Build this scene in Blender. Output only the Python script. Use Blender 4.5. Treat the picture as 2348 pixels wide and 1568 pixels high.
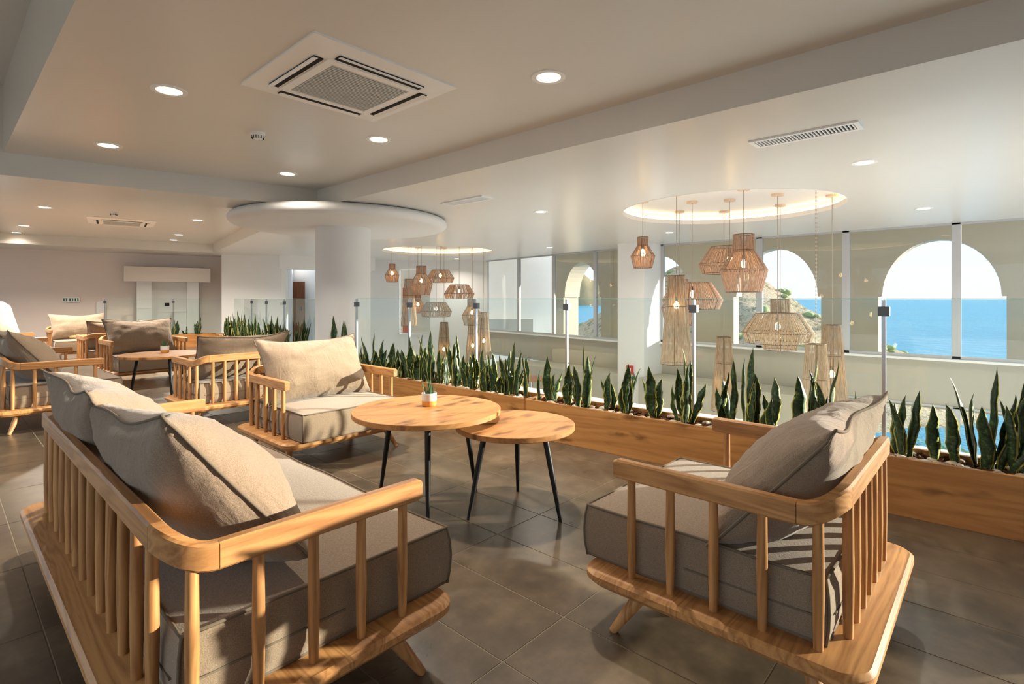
import bpy, bmesh, math, random
from mathutils import Vector, Matrix
random.seed(7)
R = math.radians
for o in list(bpy.data.objects): bpy.data.objects.remove(o)
S = bpy.context.scene
C = S.collection

# ------------------------------------------------------------------ camera
H = 1.2                      # eye height; the horizon lies at row 684 of 1568
F, CX, Y0 = 1215.0, 1174.0, 684.0
TH = R(42.5)                 # world +Y runs along the planter, world +X across the void to the windows
sn, cs = math.sin(TH), math.cos(TH)
cam_d = bpy.data.cameras.new('camera'); cam = bpy.data.objects.new('camera', cam_d); C.objects.link(cam)
cam.location = (0, 0, H); cam.rotation_euler = (R(90), 0, R(42.5 - 90))
cam_d.sensor_width = 36; cam_d.lens = F / 2348 * 36; cam_d.shift_y = -(784 - Y0) / 2348
cam_d.clip_start = 0.05; cam_d.clip_end = 9000
S.camera = cam

# ------------------------------------------------------------------ light
w = bpy.data.worlds.new('world'); S.world = w; w.use_nodes = True
nt = w.node_tree; nt.nodes.clear()
wo = nt.nodes.new('ShaderNodeOutputWorld'); bg = nt.nodes.new('ShaderNodeBackground')
tc = nt.nodes.new('ShaderNodeTexCoord'); sp = nt.nodes.new('ShaderNodeSeparateXYZ'); rp = nt.nodes.new('ShaderNodeValToRGB')
nt.links.new(tc.outputs['Generated'], sp.inputs[0]); nt.links.new(sp.outputs['Z'], rp.inputs[0])
nt.links.new(rp.outputs[0], bg.inputs[0]); nt.links.new(bg.outputs[0], wo.inputs[0])
e = rp.color_ramp.elements
e[0].position = 0.0; e[0].color = (0.76, 0.89, 1.0, 1)
e[1].position = 0.7; e[1].color = (0.70, 0.82, 1.0, 1)
m_ = rp.color_ramp.elements.new(0.16); m_.color = (0.78, 0.89, 1.0, 1)
bg.inputs[1].default_value = 1.4
SUN_EL = R(9.2); sdir = Vector((0.755 * math.cos(SUN_EL), -0.655 * math.cos(SUN_EL), math.sin(SUN_EL)))
sun_d = bpy.data.lights.new('sun_offscreen', 'SUN'); sun_d.energy = 11.0; sun_d.angle = R(0.7); sun_d.color = (1.0, 0.90, 0.77)
sun = bpy.data.objects.new('sun_offscreen', sun_d); C.objects.link(sun); sun.location = (20, -20, 12)
sun.rotation_euler = (-sdir).to_track_quat('-Z', 'Y').to_euler()
S.view_settings.view_transform = 'Standard'; S.view_settings.look = 'None'
S.view_settings.gamma = 1.0; S.view_settings.use_curve_mapping = False
S.view_settings.exposure = 0.32
DOWN_W = 26.0                # watts of one recessed downlight
BULB_E = 32.0                # emission of a pendant bulb
COVE_E = 4.5

# ------------------------------------------------------------------ pixel helpers
def wp(right, fwd, z=0.0): return Vector((right * sn + fwd * cs, -right * cs + fwd * sn, z))
def pz(u, v, z):                      # point of pixel on the horizontal plane z
    d = F * (H - z) / (v - Y0); return wp((u - CX) / F * d, d, z)
def pd(u, v, d): return wp((u - CX) / F * d, d, H - (v - Y0) / F * d)
def pX(u, X):                         # floor-plan point of column u on the plane x = X
    t = (u - CX) / F; d = X / (sn * t + cs); return wp(t * d, d)
def pline(u, A, B):                   # floor-plan point of column u on the plan line A-B
    t = (u - CX) / F; dx, dy = t * sn + cs, -t * cs + sn
    ex, ey = B[0] - A[0], B[1] - A[1]
    det = dx * -ey + ex * dy
    k = (A[0] * -ey + ex * A[1]) / det
    return Vector((dx * k, dy * k, 0)), k
HU, HL, HX = 2.54, 2.33, 3.15          # coffer ceiling, lower ceiling, high ceiling at the left
CC = Vector((3.915, 6.826, 0))         # column
W2 = R(10.5); A2 = Vector((math.sin(W2), math.cos(W2), 0)); B2 = Vector((math.cos(W2), -math.sin(W2), 0))
def w2(a, b, z=0.0): return CC + A2 * a + B2 * b + Vector((0, 0, z))

# ------------------------------------------------------------------ mesh helpers
def link(name, me, mat=None, parent=None):
    o = bpy.data.objects.new(name, me); C.objects.link(o)
    if mat and not me.materials: me.materials.append(mat)
    if parent: o.parent = parent
    return o
def obj(name, bm, mat=None, parent=None, smooth=False, angle=None):
    bmesh.ops.recalc_face_normals(bm, faces=bm.faces)
    me = bpy.data.meshes.new(name); bm.to_mesh(me); bm.free()
    if smooth:
        for p in me.polygons: p.use_smooth = True
        if angle: me.set_sharp_from_angle(angle=R(angle))
    return link(name, me, mat, parent)
def tag(o, label=None, cat=None, group=None, kind=None):
    if label: o['label'] = label
    if cat: o['category'] = cat
    if group: o['group'] = group
    if kind: o['kind'] = kind
    return o
def thing(name, label, cat, loc=(0, 0, 0), rz=0.0, group=None, kind=None):
    o = bpy.data.objects.new(name, None); C.objects.link(o); o.empty_display_size = 0.1
    o.location = loc; o.rotation_euler = (0, 0, rz)
    return tag(o, label, cat, group, kind)
def copy_tree(o, parent=None):
    c = o.copy(); C.objects.link(c); c.parent = parent
    for ch in o.children: copy_tree(ch, c)
    return c
NB = bmesh.new
def box(bm, x0, x1, y0, y1, z0, z1, M=None, bev=0.0):
    vs = [bm.verts.new((x, y, z)) for z in (z0, z1) for y in (y0, y1) for x in (x0, x1)]
    fs = [bm.faces.new([vs[i] for i in f]) for f in ((0, 2, 3, 1), (4, 5, 7, 6), (0, 1, 5, 4), (2, 6, 7, 3), (0, 4, 6, 2), (1, 3, 7, 5))]
    if bev:
        es = list({e_ for f in fs for e_ in f.edges})
        r = bmesh.ops.bevel(bm, geom=es, offset=bev, segments=2, affect='EDGES', profile=0.6)
        vs = list({v for f in r['faces'] for v in f.verts} | {v for v in vs if v.is_valid})
    if M: bmesh.ops.transform(bm, matrix=M, verts=vs)
    return vs
def bxo(name, x0, x1, y0, y1, z0, z1, mat, parent=None, bev=0.0):
    bm = NB(); box(bm, x0, x1, y0, y1, z0, z1, None, bev); return obj(name, bm, mat, parent)
def ring(bm, c, r, n, ax, ay):
    return [bm.verts.new(c + ax * (math.cos(2 * math.pi * i / n) * r) + ay * (math.sin(2 * math.pi * i / n) * r)) for i in range(n)]
def tube(bm, pts, rad, n=10, cap=True, closed=False):
    pts = [Vector(p) for p in pts]
    if not hasattr(rad, '__len__'): rad = [rad] * len(pts)
    prev = None; rs = []
    for i, p in enumerate(pts):
        a = pts[i - 1] if (i or closed) else p; b = pts[(i + 1) % len(pts)] if (i < len(pts) - 1 or closed) else p
        d = (b - a).normalized()
        ax = d.orthogonal().normalized() if prev is None else (prev - d * prev.dot(d)).normalized()
        prev = ax; rs.append(ring(bm, p, rad[i], n, ax, d.cross(ax)))
    m = len(rs)
    for i in range(m if closed else m - 1):
        a, b = rs[i], rs[(i + 1) % m]
        off = 0
        if closed and i == m - 1:
            off = min(range(n), key=lambda k: (a[0].co - b[k].co).length)
        for j in range(n):
            bm.faces.new((a[j], a[(j + 1) % n], b[(j + 1 + off) % n], b[(j + off) % n]))
    if cap and not closed:
        bm.faces.new(rs[0][::-1]); bm.faces.new(rs[-1])
def lathe(bm, prof, n=32, c=(0, 0, 0)):
    c = Vector(c); rs = []
    for r, z in prof:
        if r < 1e-5: rs.append([bm.verts.new(c + Vector((0, 0, z)))])
        else: rs.append([bm.verts.new(c + Vector((math.cos(2 * math.pi * i / n) * r, math.sin(2 * math.pi * i / n) * r, z))) for i in range(n)])
    for a, b in zip(rs, rs[1:]):
        for j in range(n):
            k = (j + 1) % n
            if len(a) == 1 and len(b) == 1: continue
            if len(a) == 1: bm.faces.new((a[0], b[j], b[k]))
            elif len(b) == 1: bm.faces.new((a[j], a[k], b[0]))
            else: bm.faces.new((a[j], a[k], b[k], b[j]))
def fill(bm, loops, fn):
    """flat plate with holes: loops of 2-D points, the first is the outline; fn maps 2-D to 3-D"""
    es = []
    for lp in loops:
        vs = [bm.verts.new(fn(p)) for p in lp]
        es += [bm.edges.new((vs[i], vs[(i + 1) % len(vs)])) for i in range(len(vs))]
    bmesh.ops.triangle_fill(bm, use_beauty=True, use_dissolve=False, edges=es)
def plate(bm, loops, f0, f1):
    fill(bm, loops, f0); fill(bm, loops, f1)
    for lp in loops:
        n = len(lp); a = [bm.verts.new(f0(p)) for p in lp]; b = [bm.verts.new(f1(p)) for p in lp]
        for i in range(n): bm.faces.new((a[i], a[(i + 1) % n], b[(i + 1) % n], b[i]))
    bmesh.ops.remove_doubles(bm, verts=bm.verts, dist=1e-5)
def circ(cx, cy, r, n=64, a0=0, a1=None):
    if a1 is None: return [(cx + r * math.cos(2 * math.pi * i / n), cy + r * math.sin(2 * math.pi * i / n)) for i in range(n)]
    return [(cx + r * math.cos(a0 + (a1 - a0) * i / n), cy + r * math.sin(a0 + (a1 - a0) * i / n)) for i in range(n + 1)]
def wall_box(bm, A, B, th, z0, z1):
    """upright slab on the plan line A-B, thickness th to the left of A->B"""
    A = Vector((A[0], A[1], 0)); B = Vector((B[0], B[1], 0)); d = (B - A); L = d.length; d.normalize()
    M = Matrix.Translation(A) @ Matrix.Rotation(math.atan2(d.y, d.x), 4, 'Z')
    box(bm, 0, L, 0, th, z0, z1, M)

# ------------------------------------------------------------------ materials
def srgb(r, g, b):
    f = lambda c: (c / 255 / 12.92) if c / 255 <= 0.04045 else ((c / 255 + 0.055) / 1.055) ** 2.4
    return (f(r), f(g), f(b), 1)
class NT:
    def __init__(s, name):
        s.m = bpy.data.materials.new(name); s.m.use_nodes = True; s.t = s.m.node_tree
        s.b = s.t.nodes['Principled BSDF']; s.out = s.t.nodes['Material Output']
    def n(s, typ, **kw):
        x = s.t.nodes.new(typ)
        for k, v in kw.items():
            if k.startswith('i_'): x.inputs[k[2:].replace('_', ' ')].default_value = v
            else: setattr(x, k, v)
        return x
    def l(s, a, b): s.t.links.new(a, b)
    def coord(s, kind='Object', scale=(1, 1, 1), rot=(0, 0, 0)):
        t = s.n('ShaderNodeTexCoord'); mp = s.n('ShaderNodeMapping')
        mp.inputs['Scale'].default_value = scale; mp.inputs['Rotation'].default_value = rot
        s.l(t.outputs[kind], mp.inputs[0]); return mp.outputs[0]
    def noise(s, vec, scale, detail=3, rough=0.55, dist=0.0):
        x = s.n('ShaderNodeTexNoise'); x.inputs['Scale'].default_value = scale; x.inputs['Detail'].default_value = detail
        x.inputs['Roughness'].default_value = rough; x.inputs['Distortion'].default_value = dist
        s.l(vec, x.inputs['Vector']); return x.outputs['Fac']
    def ramp(s, fac, stops, interp='LINEAR'):
        x = s.n('ShaderNodeValToRGB'); el = x.color_ramp.elements; x.color_ramp.interpolation = interp
        while len(el) < len(stops): el.new(0.5)
        for q, (p, c) in zip(el, stops): q.position = p; q.color = c
        s.l(fac, x.inputs[0]); return x.outputs[0]
    def mix(s, fac, a, b, mode='MIX'):
        x = s.n('ShaderNodeMix', data_type='RGBA', blend_type=mode)
        for sock, v in ((x.inputs[0], fac), (x.inputs[6], a), (x.inputs[7], b)):
            if hasattr(v, 'links'): s.l(v, sock)
            else: sock.default_value = v
        return x.outputs[2]
    def math(s, op, a, b=0.0):
        x = s.n('ShaderNodeMath', operation=op)
        for sock, v in ((x.inputs[0], a), (x.inputs[1], b)):
            if hasattr(v, 'links'): s.l(v, sock)
            else: sock.default_value = v
        return x.outputs[0]
    def bump(s, h, strength=0.2, dist=0.01):
        x = s.n('ShaderNodeBump'); x.inputs['Strength'].default_value = strength; x.inputs['Distance'].default_value = dist
        s.l(h, x.inputs['Height']); s.l(x.outputs[0], s.b.inputs['Normal'])
    def col(s, c):
        if hasattr(c, 'links'): s.l(c, s.b.inputs['Base Color'])
        else: s.b.inputs['Base Color'].default_value = c
    def set(s, rough=0.5, spec=0.5, metal=0.0, **kw):
        for k, v in (('Roughness', rough), ('Specular IOR Level', spec), ('Metallic', metal)):
            if hasattr(v, 'links'): s.l(v, s.b.inputs[k])
            else: s.b.inputs[k].default_value = v
        for k, v in kw.items(): s.b.inputs[k.replace('_', ' ')].default_value = v
        return s.m
def plain(name, c, rough=0.5, spec=0.5, metal=0.0, bump=0.0, bscale=60):
    k = NT(name); k.col(c)
    if bump:
        k.bump(k.noise(k.coord(), bscale, 4), bump, 0.004)
    return k.set(rough, spec, metal)
def emit(name, c, st):
    k = NT(name); k.b.inputs['Emission Color'].default_value = c; k.b.inputs['Emission Strength'].default_value = st
    k.col((0.8, 0.8, 0.8, 1)); return k.set(0.4)

def plaster(name, c, rough=0.6, spec=0.3):
    k = NT(name); v = k.coord('Object')
    f = k.noise(v, 1.3, 4)
    c2 = tuple(x * 0.94 for x in c[:3]) + (1,)
    k.col(k.mix(f, c, c2)); k.bump(k.noise(v, 90, 3), 0.06, 0.003)
    return k.set(rough, spec)
M_WALLP = plaster('plaster_rose', srgb(238, 224, 215))
M_WHITE = plaster('plaster_white', srgb(236, 234, 231))
M_CEIL = plaster('ceiling_paint', srgb(224, 221, 215), 0.28, 0.45)
M_TAUPE = plaster('plaster_taupe', srgb(184, 178, 163))
M_CREAM = plaster('plaster_cream_outside', srgb(204, 194, 173), 0.8, 0.2)

def wood(name, axis, light=srgb(197, 143, 88), dark=srgb(146, 95, 51), knots=False, scale=1.0, flat='Y'):
    k = NT(name); st = [9.0, 9.0, 9.0]; st['XYZ'.index(axis)] = 0.7
    t = k.n('ShaderNodeTexCoord'); oi = k.n('ShaderNodeObjectInfo')
    ad = k.n('ShaderNodeVectorMath', operation='ADD')
    sc = k.n('ShaderNodeVectorMath', operation='SCALE'); sc.inputs[0].default_value = (3.1, 7.7, 5.3); k.l(oi.outputs['Random'], sc.inputs['Scale'])
    k.l(t.outputs['Object'], ad.inputs[0]); k.l(sc.outputs[0], ad.inputs[1])
    mp = k.n('ShaderNodeMapping'); mp.inputs['Scale'].default_value = [x * scale for x in st]; k.l(ad.outputs[0], mp.inputs[0]); v = mp.outputs[0]
    big = k.noise(v, 1.1, 2, 0.5, 0.6)
    rings = k.math('FRACT', k.math('MULTIPLY', big, 9.0))
    rings = k.math('ABSOLUTE', k.math('SUBTRACT', rings, 0.5))
    fine = k.noise(v, 14, 5, 0.7)
    f = k.math('ADD', k.math('MULTIPLY', rings, 0.85), k.math('MULTIPLY', fine, 0.75))
    c = k.ramp(f, [(0.2, dark), (0.75, light)])
    c = k.mix(k.math('MULTIPLY', oi.outputs['Random'], 0.28), c, tuple(x * 0.72 for x in dark[:3]) + (1,))
    if knots:
        vo = k.n('ShaderNodeTexVoronoi'); st2 = [9.0, 9.0, 9.0]; st2['XYZ'.index(axis)] = 3.2; st2['XYZ'.index(flat)] = 0.01
        mp2 = k.n('ShaderNodeMapping'); mp2.inputs['Scale'].default_value = st2; k.l(ad.outputs[0], mp2.inputs[0])
        nz = k.n('ShaderNodeTexNoise'); nz.inputs['Scale'].default_value = 3.0; k.l(mp2.outputs[0], nz.inputs['Vector'])
        mv = k.n('ShaderNodeVectorMath', operation='MULTIPLY_ADD'); k.l(nz.outputs['Color'], mv.inputs[0]); mv.inputs[1].default_value = (0.7, 0.7, 0.7); k.l(mp2.outputs[0], mv.inputs[2])
        vo.voronoi_dimensions = '2D'; sx_ = k.n('ShaderNodeSeparateXYZ'); k.l(mv.outputs[0], sx_.inputs[0]); cb_ = k.n('ShaderNodeCombineXYZ')
        oth = [q for q in 'XYZ' if q not in (axis, flat)][0]; k.l(sx_.outputs[axis], cb_.inputs[0]); k.l(sx_.outputs[oth], cb_.inputs[1])
        k.l(cb_.outputs[0], vo.inputs['Vector']); vo.inputs['Scale'].default_value = 0.9
        big2 = k.noise(mp2.outputs[0], 0.35, 2)
        kn = k.math('MULTIPLY', k.ramp(vo.outputs['Distance'], [(0.06, (1, 1, 1, 1)), (0.30, (0, 0, 0, 1))]), k.ramp(big2, [(0.42, (0, 0, 0, 1)), (0.52, (1, 1, 1, 1))]))
        c = k.mix(k.math('MULTIPLY', kn, 0.85), c, srgb(92, 52, 22))
    k.col(c); k.bump(fine, 0.08, 0.002)
    return k.set(0.42, 0.4)
WX, WY, WZ = wood('oak_along_x', 'X'), wood('oak_along_y', 'Y'), wood('oak_along_z', 'Z')
W_TOP = wood('oak_veneer_top', 'X', srgb(196, 140, 84), srgb(170, 114, 62), True, 0.6, 'Z')
W_PLX = wood('knotty_oak_board', 'X', srgb(186, 132, 74), srgb(152, 100, 52), True, 0.5)

def fabric(name, a, b, wr=0.0):
    k = NT(name); v = k.coord('Object')
    f1 = k.noise(v, 420, 2, 0.6); f2 = k.noise(v, 3.0, 3); f3 = k.noise(k.coord('Object', (60, 60, 420)), 2.0, 2)
    c = k.mix(k.ramp(k.math('ADD', k.math('MULTIPLY', f1, 0.7), k.math('MULTIPLY', f3, 0.3)), [(0.35, (0, 0, 0, 1)), (0.65, (1, 1, 1, 1))]), a, b)
    c = k.mix(k.math('MULTIPLY', f2, 0.3), c, a)
    k.col(c)
    hgt = k.math('MULTIPLY', k.math('ADD', f1, f3), 0.0016)
    if wr:
        w1 = k.noise(k.coord('Object', (9, 9, 2.6)), 1.6, 3, 0.5, 1.2); w2_ = k.noise(k.coord('Object', (2.6, 9, 9)), 1.4, 3, 0.5, 1.0)
        hgt = k.math('ADD', hgt, k.math('MULTIPLY', k.math('ADD', k.math('POWER', w1, 2.0), k.math('POWER', w2_, 2.0)), wr))
    k.bump(hgt, 0.55, 1.0)
    return k.set(0.95, 0.12, Sheen_Weight=0.25, Sheen_Roughness=0.5)
M_FAB = fabric('taupe_linen', srgb(118, 99, 81), srgb(160, 139, 116))
M_FABP = fabric('taupe_linen_creased', srgb(118, 99, 81), srgb(160, 139, 116), 0.013)
M_PIPE = plain('dark_piping', srgb(112, 99, 84), 0.9, 0.1)
M_BLACK = plain('black_metal', srgb(18, 18, 19), 0.42, 0.4)
M_STEEL = plain('brushed_steel', srgb(170, 170, 172), 0.32, 0.5, 1.0)
M_STEELD = plain('dark_steel', srgb(92, 92, 94), 0.4, 0.5, 0.9)
M_ALU = plain('white_aluminium', srgb(182, 182, 184), 0.4, 0.4)
M_AC = plain('white_plastic', srgb(242, 242, 240), 0.35, 0.4)
M_GRILLE = plain('grey_grille', srgb(196, 196, 192), 0.5, 0.3)
M_DARK = plain('dark_void', srgb(30, 31, 32), 0.7, 0.2)
M_CORDB = plain('rattan_frame_wire', srgb(88, 62, 44), 0.6)
M_CLAY = plain('canopy_clay', srgb(222, 196, 172), 0.6)
M_RED = plain('red_plastic', srgb(190, 40, 42), 0.4)
M_GREEN = plain('exit_green', srgb(14, 104, 66), 0.4)
M_BULB = emit('warm_bulb', (1.0, 0.62, 0.22, 1), BULB_E)
M_LENS = emit('warm_downlight_lens', (1.0, 0.80, 0.50, 1), 9.0)
M_COVE = emit('warm_cove_strip', (1.0, 0.72, 0.40, 1), COVE_E)
M_GROUT = plain('grout', srgb(150, 138, 118), 0.95, 0.05)
M_SOIL = plain('soil', srgb(52, 36, 26), 0.95, 0.1, 0, 0.6, 40)

k = NT('slate_tile'); tcx = k.n('ShaderNodeTexCoord'); gm = k.n('ShaderNodeNewGeometry'); oi = k.n('ShaderNodeObjectInfo')
f1 = k.noise(gm.outputs['Position'], 2.4, 5, 0.6, 0.4); f2 = k.noise(gm.outputs['Position'], 11, 5, 0.65)
c = k.ramp(k.math('ADD', k.math('MULTIPLY', f1, 0.65), k.math('MULTIPLY', f2, 0.35)), [(0.32, srgb(68, 58, 47)), (0.5, srgb(99, 84, 67)), (0.68, srgb(130, 111, 88))])
c = k.mix(k.math('MULTIPLY', oi.outputs['Random'], 0.25), c, srgb(82, 76, 66))
k.col(c); k.bump(f2, 0.03, 0.004)
M_TILE = k.set(k.math('ADD', 0.22, k.math('MULTIPLY', f1, 0.16)), 0.5)

def glass(name, tint, refl=0.6, rough=0.0):
    k = NT(name)
    tint = tuple(math.sqrt(x) for x in tint[:3]) + (1,)      # two faces to a pane
    tr = k.n('ShaderNodeBsdfTransparent'); tr.inputs[0].default_value = tint
    gl = k.n('ShaderNodeBsdfGlossy'); gl.inputs['Roughness'].default_value = rough
    fr = k.n('ShaderNodeFresnel'); fr.inputs[0].default_value = 1.45
    gm = k.n('ShaderNodeNewGeometry'); mx = k.n('ShaderNodeMixShader'); k.l(k.math('MULTIPLY', k.math('MULTIPLY', fr.outputs[0], refl), k.math('SUBTRACT', 1.0, gm.outputs['Backfacing'])), mx.inputs[0])
    k.l(tr.outputs[0], mx.inputs[1]); k.l(gl.outputs[0], mx.inputs[2]); k.l(mx.outputs[0], k.out.inputs[0])
    return k.m
M_GLASSW = glass('window_glass', (0.95, 0.97, 0.96, 1), 1.0)
M_GLASSS = glass('dimming_window_glass', (0.74, 0.76, 0.76, 1), 1.0)  # darker tint added to dim the sky and sea through these panes
M_GLASSR = glass('railing_glass', (0.88, 0.95, 0.93, 1), 1.0)
M_GEDGE = plain('glass_edge_green', srgb(150, 188, 178), 0.2, 0.5)

k = NT('snake_leaf'); uv = k.n('ShaderNodeUVMap'); sx = k.n('ShaderNodeSeparateXYZ'); k.l(uv.outputs[0], sx.inputs[0])
oi = k.n('ShaderNodeObjectInfo')
mp = k.n('ShaderNodeMapping'); mp.inputs['Scale'].default_value = (2.2, 15, 1); k.l(uv.outputs[0], mp.inputs[0])
cb = k.n('ShaderNodeCombineXYZ'); k.l(k.math('MULTIPLY', oi.outputs['Random'], 40.0), cb.inputs[2])
av = k.n('ShaderNodeVectorMath', operation='ADD'); k.l(mp.outputs[0], av.inputs[0]); k.l(cb.outputs[0], av.inputs[1])
band = k.noise(av.outputs[0], 1.6, 3, 0.6, 0.5)
c = k.ramp(band, [(0.42, srgb(26, 43, 25)), (0.58, srgb(46, 72, 38)), (0.72, srgb(92, 114, 66))])
edge = k.math('ABSOLUTE', k.math('SUBTRACT', sx.outputs['X'], 0.5))
c = k.mix(k.ramp(edge, [(0.40, (0, 0, 0, 1)), (0.44, (1, 1, 1, 1))]), c, srgb(176, 168, 84))
k.col(c); M_LEAF = k.set(0.4, 0.4)
M_LEAFS = plain('small_leaf', srgb(58, 92, 58), 0.5)
k = NT('two_tone_pot'); t = k.coord('Object'); sx = k.n('ShaderNodeSeparateXYZ'); k.l(t, sx.inputs[0])
cc = k.ramp(sx.outputs['Z'], [(0.0341, srgb(222, 160, 84)), (0.0345, srgb(224, 222, 216))]); k.col(cc); M_POT = k.set(0.45)
k = NT('pebble'); oi = k.n('ShaderNodeObjectInfo')
k.col(k.ramp(oi.outputs['Random'], [(0.0, srgb(222, 212, 196)), (0.45, srgb(204, 186, 160)), (0.75, srgb(150, 108, 84)), (1.0, srgb(236, 232, 224))])); M_PEB = k.set(0.6)
k = NT('rattan_string'); v = k.coord('Object', (30, 30, 4)); f = k.noise(v, 2.5, 3)
k.col(k.ramp(f, [(0.3, srgb(150, 118, 98)), (0.7, srgb(198, 168, 146))])); k.b.inputs['Subsurface Weight'].default_value = 0.0; M_RAT = k.set(0.8, 0.2)
k = NT('grey_string'); v = k.coord('Object', (30, 30, 4)); f = k.noise(v, 2.5, 3)
k.col(k.ramp(f, [(0.3, srgb(146, 122, 100)), (0.7, srgb(196, 176, 152))])); M_RAT2 = k.set(0.8, 0.2)
k = NT('braided_cord'); v = k.coord('Object'); wv = k.n('ShaderNodeTexWave', bands_direction='Z'); wv.inputs['Scale'].default_value = 22; k.l(v, wv.inputs[0])
k.col(k.ramp(wv.outputs['Fac'], [(0.45, srgb(70, 56, 44)), (0.55, srgb(226, 214, 196))])); M_CORD = k.set(0.8, 0.1)

# ------------------------------------------------------------------ floor with single tiles
TX, TY, OX, OY = 0.334, 0.67, 1.27, 1.206
fl = bxo('floor', -2.6, 3.72, -2.6, 17, -0.25, -0.0015, M_GROUT); tag(fl, 'dark slate floor of long rectangular tiles with pale grout', None, None, 'structure')
bm = NB(); g = 0.0028
box(bm, -TX / 2 + g, TX / 2 - g, -TY / 2 + g, TY / 2 - g, -0.012, 0.0, None, 0.0)
bmesh.ops.recalc_face_normals(bm, faces=bm.faces)
tile_me = bpy.data.meshes.new('tile'); bm.to_mesh(tile_me); bm.free(); tile_me.materials.append(M_TILE)
cells = []
for i in range(-18, 9):
    for j in range(-9, 24):
        x, y = OX + (i + .5) * TX, OY + (j + .5) * TY
        if x - TX / 2 > 3.66: continue
        d = x * cs + y * sn; r_ = x * sn - y * cs
        vis = d > 0.6 and abs(r_) < d * 1.12 + 0.5 and d > 1.05
        cells.append((0 if vis else 1, d, x, y))
cells.sort()
rest = NB()
for q, (nv, d, x, y) in enumerate(cells):
    if q < 300:
        o = link('tile', tile_me, None, fl); o.location = (x, y, 0)
    else:
        box(rest, x - TX / 2 + g, x + TX / 2 - g, y - TY / 2 + g, y + TY / 2 - g, -0.012, 0.0)
tag(obj('tiles', rest, M_TILE, fl), None, None, None, 'stuff')
# floor of the far end of the hall, joined to the tiled floor
bm = NB(); fill(bm, [[(3.70, 6.9), (3.75, 6.9), tuple(w2(7.5, -0.4)[:2]), tuple(w2(9.2, -0.4)[:2]), (3.70, 17)]], lambda p: Vector((p[0], p[1], -0.001)))
tag(obj('floor_extension', bm, M_TILE), None, None, None, 'structure')

# ------------------------------------------------------------------ ceiling
CW = [(6.82, 2.54, 1.30), None]
c2 = pd(1005, 574, 12.7); CW[1] = (c2.x, c2.y, 1.32)
xb = 3.21
cn = lambda b: tuple(w2(-0.74, b)[:2])          # near face of the cross beam
def on_beam(X):                                  # near face of the cross beam at a given x
    p, q = w2(-0.74, 0), w2(-0.74, -6); k_ = (X - p.x) / (q.x - p.x); return (X, p.y + k_ * (q.y - p.y))
coffer1 = [(0.43, -2.5), (xb, -2.5), (xb, on_beam(xb)[1]), on_beam(0.43)]
high = [(-2.5, -2.5), (0.43, -2.5), on_beam(0.43), on_beam(-2.5)]
coffer2 = [tuple(w2(a, b)[:2]) for a, b in ((0.01, -7.6), (0.01, -0.62), (7.48, -0.62), (7.48, -7.6))]
outer = [(-2.6, -2.6), (3.9, -2.6), (10.4, -0.9), (10.4, 5.6), (11.2, 11.4), (8.8, 14.4), (7.6, 17.5), (-2.6, 19)]
def clipx(poly, x):                              # keep x >= limit
    out = []
    for i in range(len(poly)):
        a, b = poly[i], poly[(i + 1) % len(poly)]
        if a[0] >= x: out.append(a)
        if (a[0] >= x) != (b[0] >= x):
            k_ = (x - a[0]) / (b[0] - a[0]); out.append((x, a[1] + k_ * (b[1] - a[1])))
    return out
coffer2 = [tuple(w2(a, b)[:2]) for a, b in ((0.01, -6.1), (0.01, -0.62), (7.48, -0.62), (7.48, -4.6), (3.0, -5.9))]
big1 = [(-2.5, -2.5), (xb, -2.5), (xb, on_beam(xb)[1]), on_beam(-2.5)]
bm = NB(); fill(bm, [outer, big1, coffer2, circ(*CW[0], 72), circ(*CW[1], 72)], lambda p: Vector((p[0], p[1], HL)))
tag(obj('ceiling', bm, M_CEIL), 'low white ceiling with round recesses over the void', None, None, 'structure')
def sides(bm, pts, z0, z1, closed=True):
    n = len(pts); a = [bm.verts.new((p[0], p[1], z0)) for p in pts]; b = [bm.verts.new((p[0], p[1], z1)) for p in pts]
    for i in range(n if closed else n - 1): bm.faces.new((a[i], a[(i + 1) % n], b[(i + 1) % n], b[i]))
for nm, poly, zc, lab in (('ceiling_coffer', coffer1, HU, 'raised coffer with downlights above the front sofas'), ('ceiling_coffer', coffer2, HU, 'raised coffer above the far seating'), ('ceiling_high', high, HX, 'higher ceiling strip over the aisle')):
    bm = NB(); fill(bm, [poly], lambda p: Vector((p[0], p[1], zc)))
    tag(obj(nm, bm, M_CEIL), lab, None, None, 'structure')
bm = NB()
sides(bm, [(xb, -2.5), (xb, on_beam(xb)[1])], HL, HU, False)
sides(bm, [on_beam(0.43), (0.43, -2.5)], HU, HX, False)
sides(bm, [(-2.5, -2.5), (0.43, -2.5)], HL, HX, False); sides(bm, [(0.43, -2.5), (xb, -2.5)], HL, HU, False)
sides(bm, [on_beam(-2.5), (-2.5, -2.5)], HL, HX, False)
sides(bm, coffer2, HL, HU)
tag(obj('ceiling_beam', bm, M_CEIL), 'beam faces framing the raised ceiling coffers', None, None, 'structure')
bm = NB()
sides(bm, [(xb, on_beam(xb)[1]), on_beam(0.43)], HL, HU, False)
sides(bm, [on_beam(0.43), on_beam(-2.5)], HL, HX, False)
tag(obj('ceiling_cross_beam', bm, M_CEIL), 'pale cross beam face between the two coffers', None, None, 'structure')
bxo('roof_slab', -2.6, 3.9, -2.6, 19, 3.25, 3.4, M_CREAM)['kind'] = 'structure'

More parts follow.
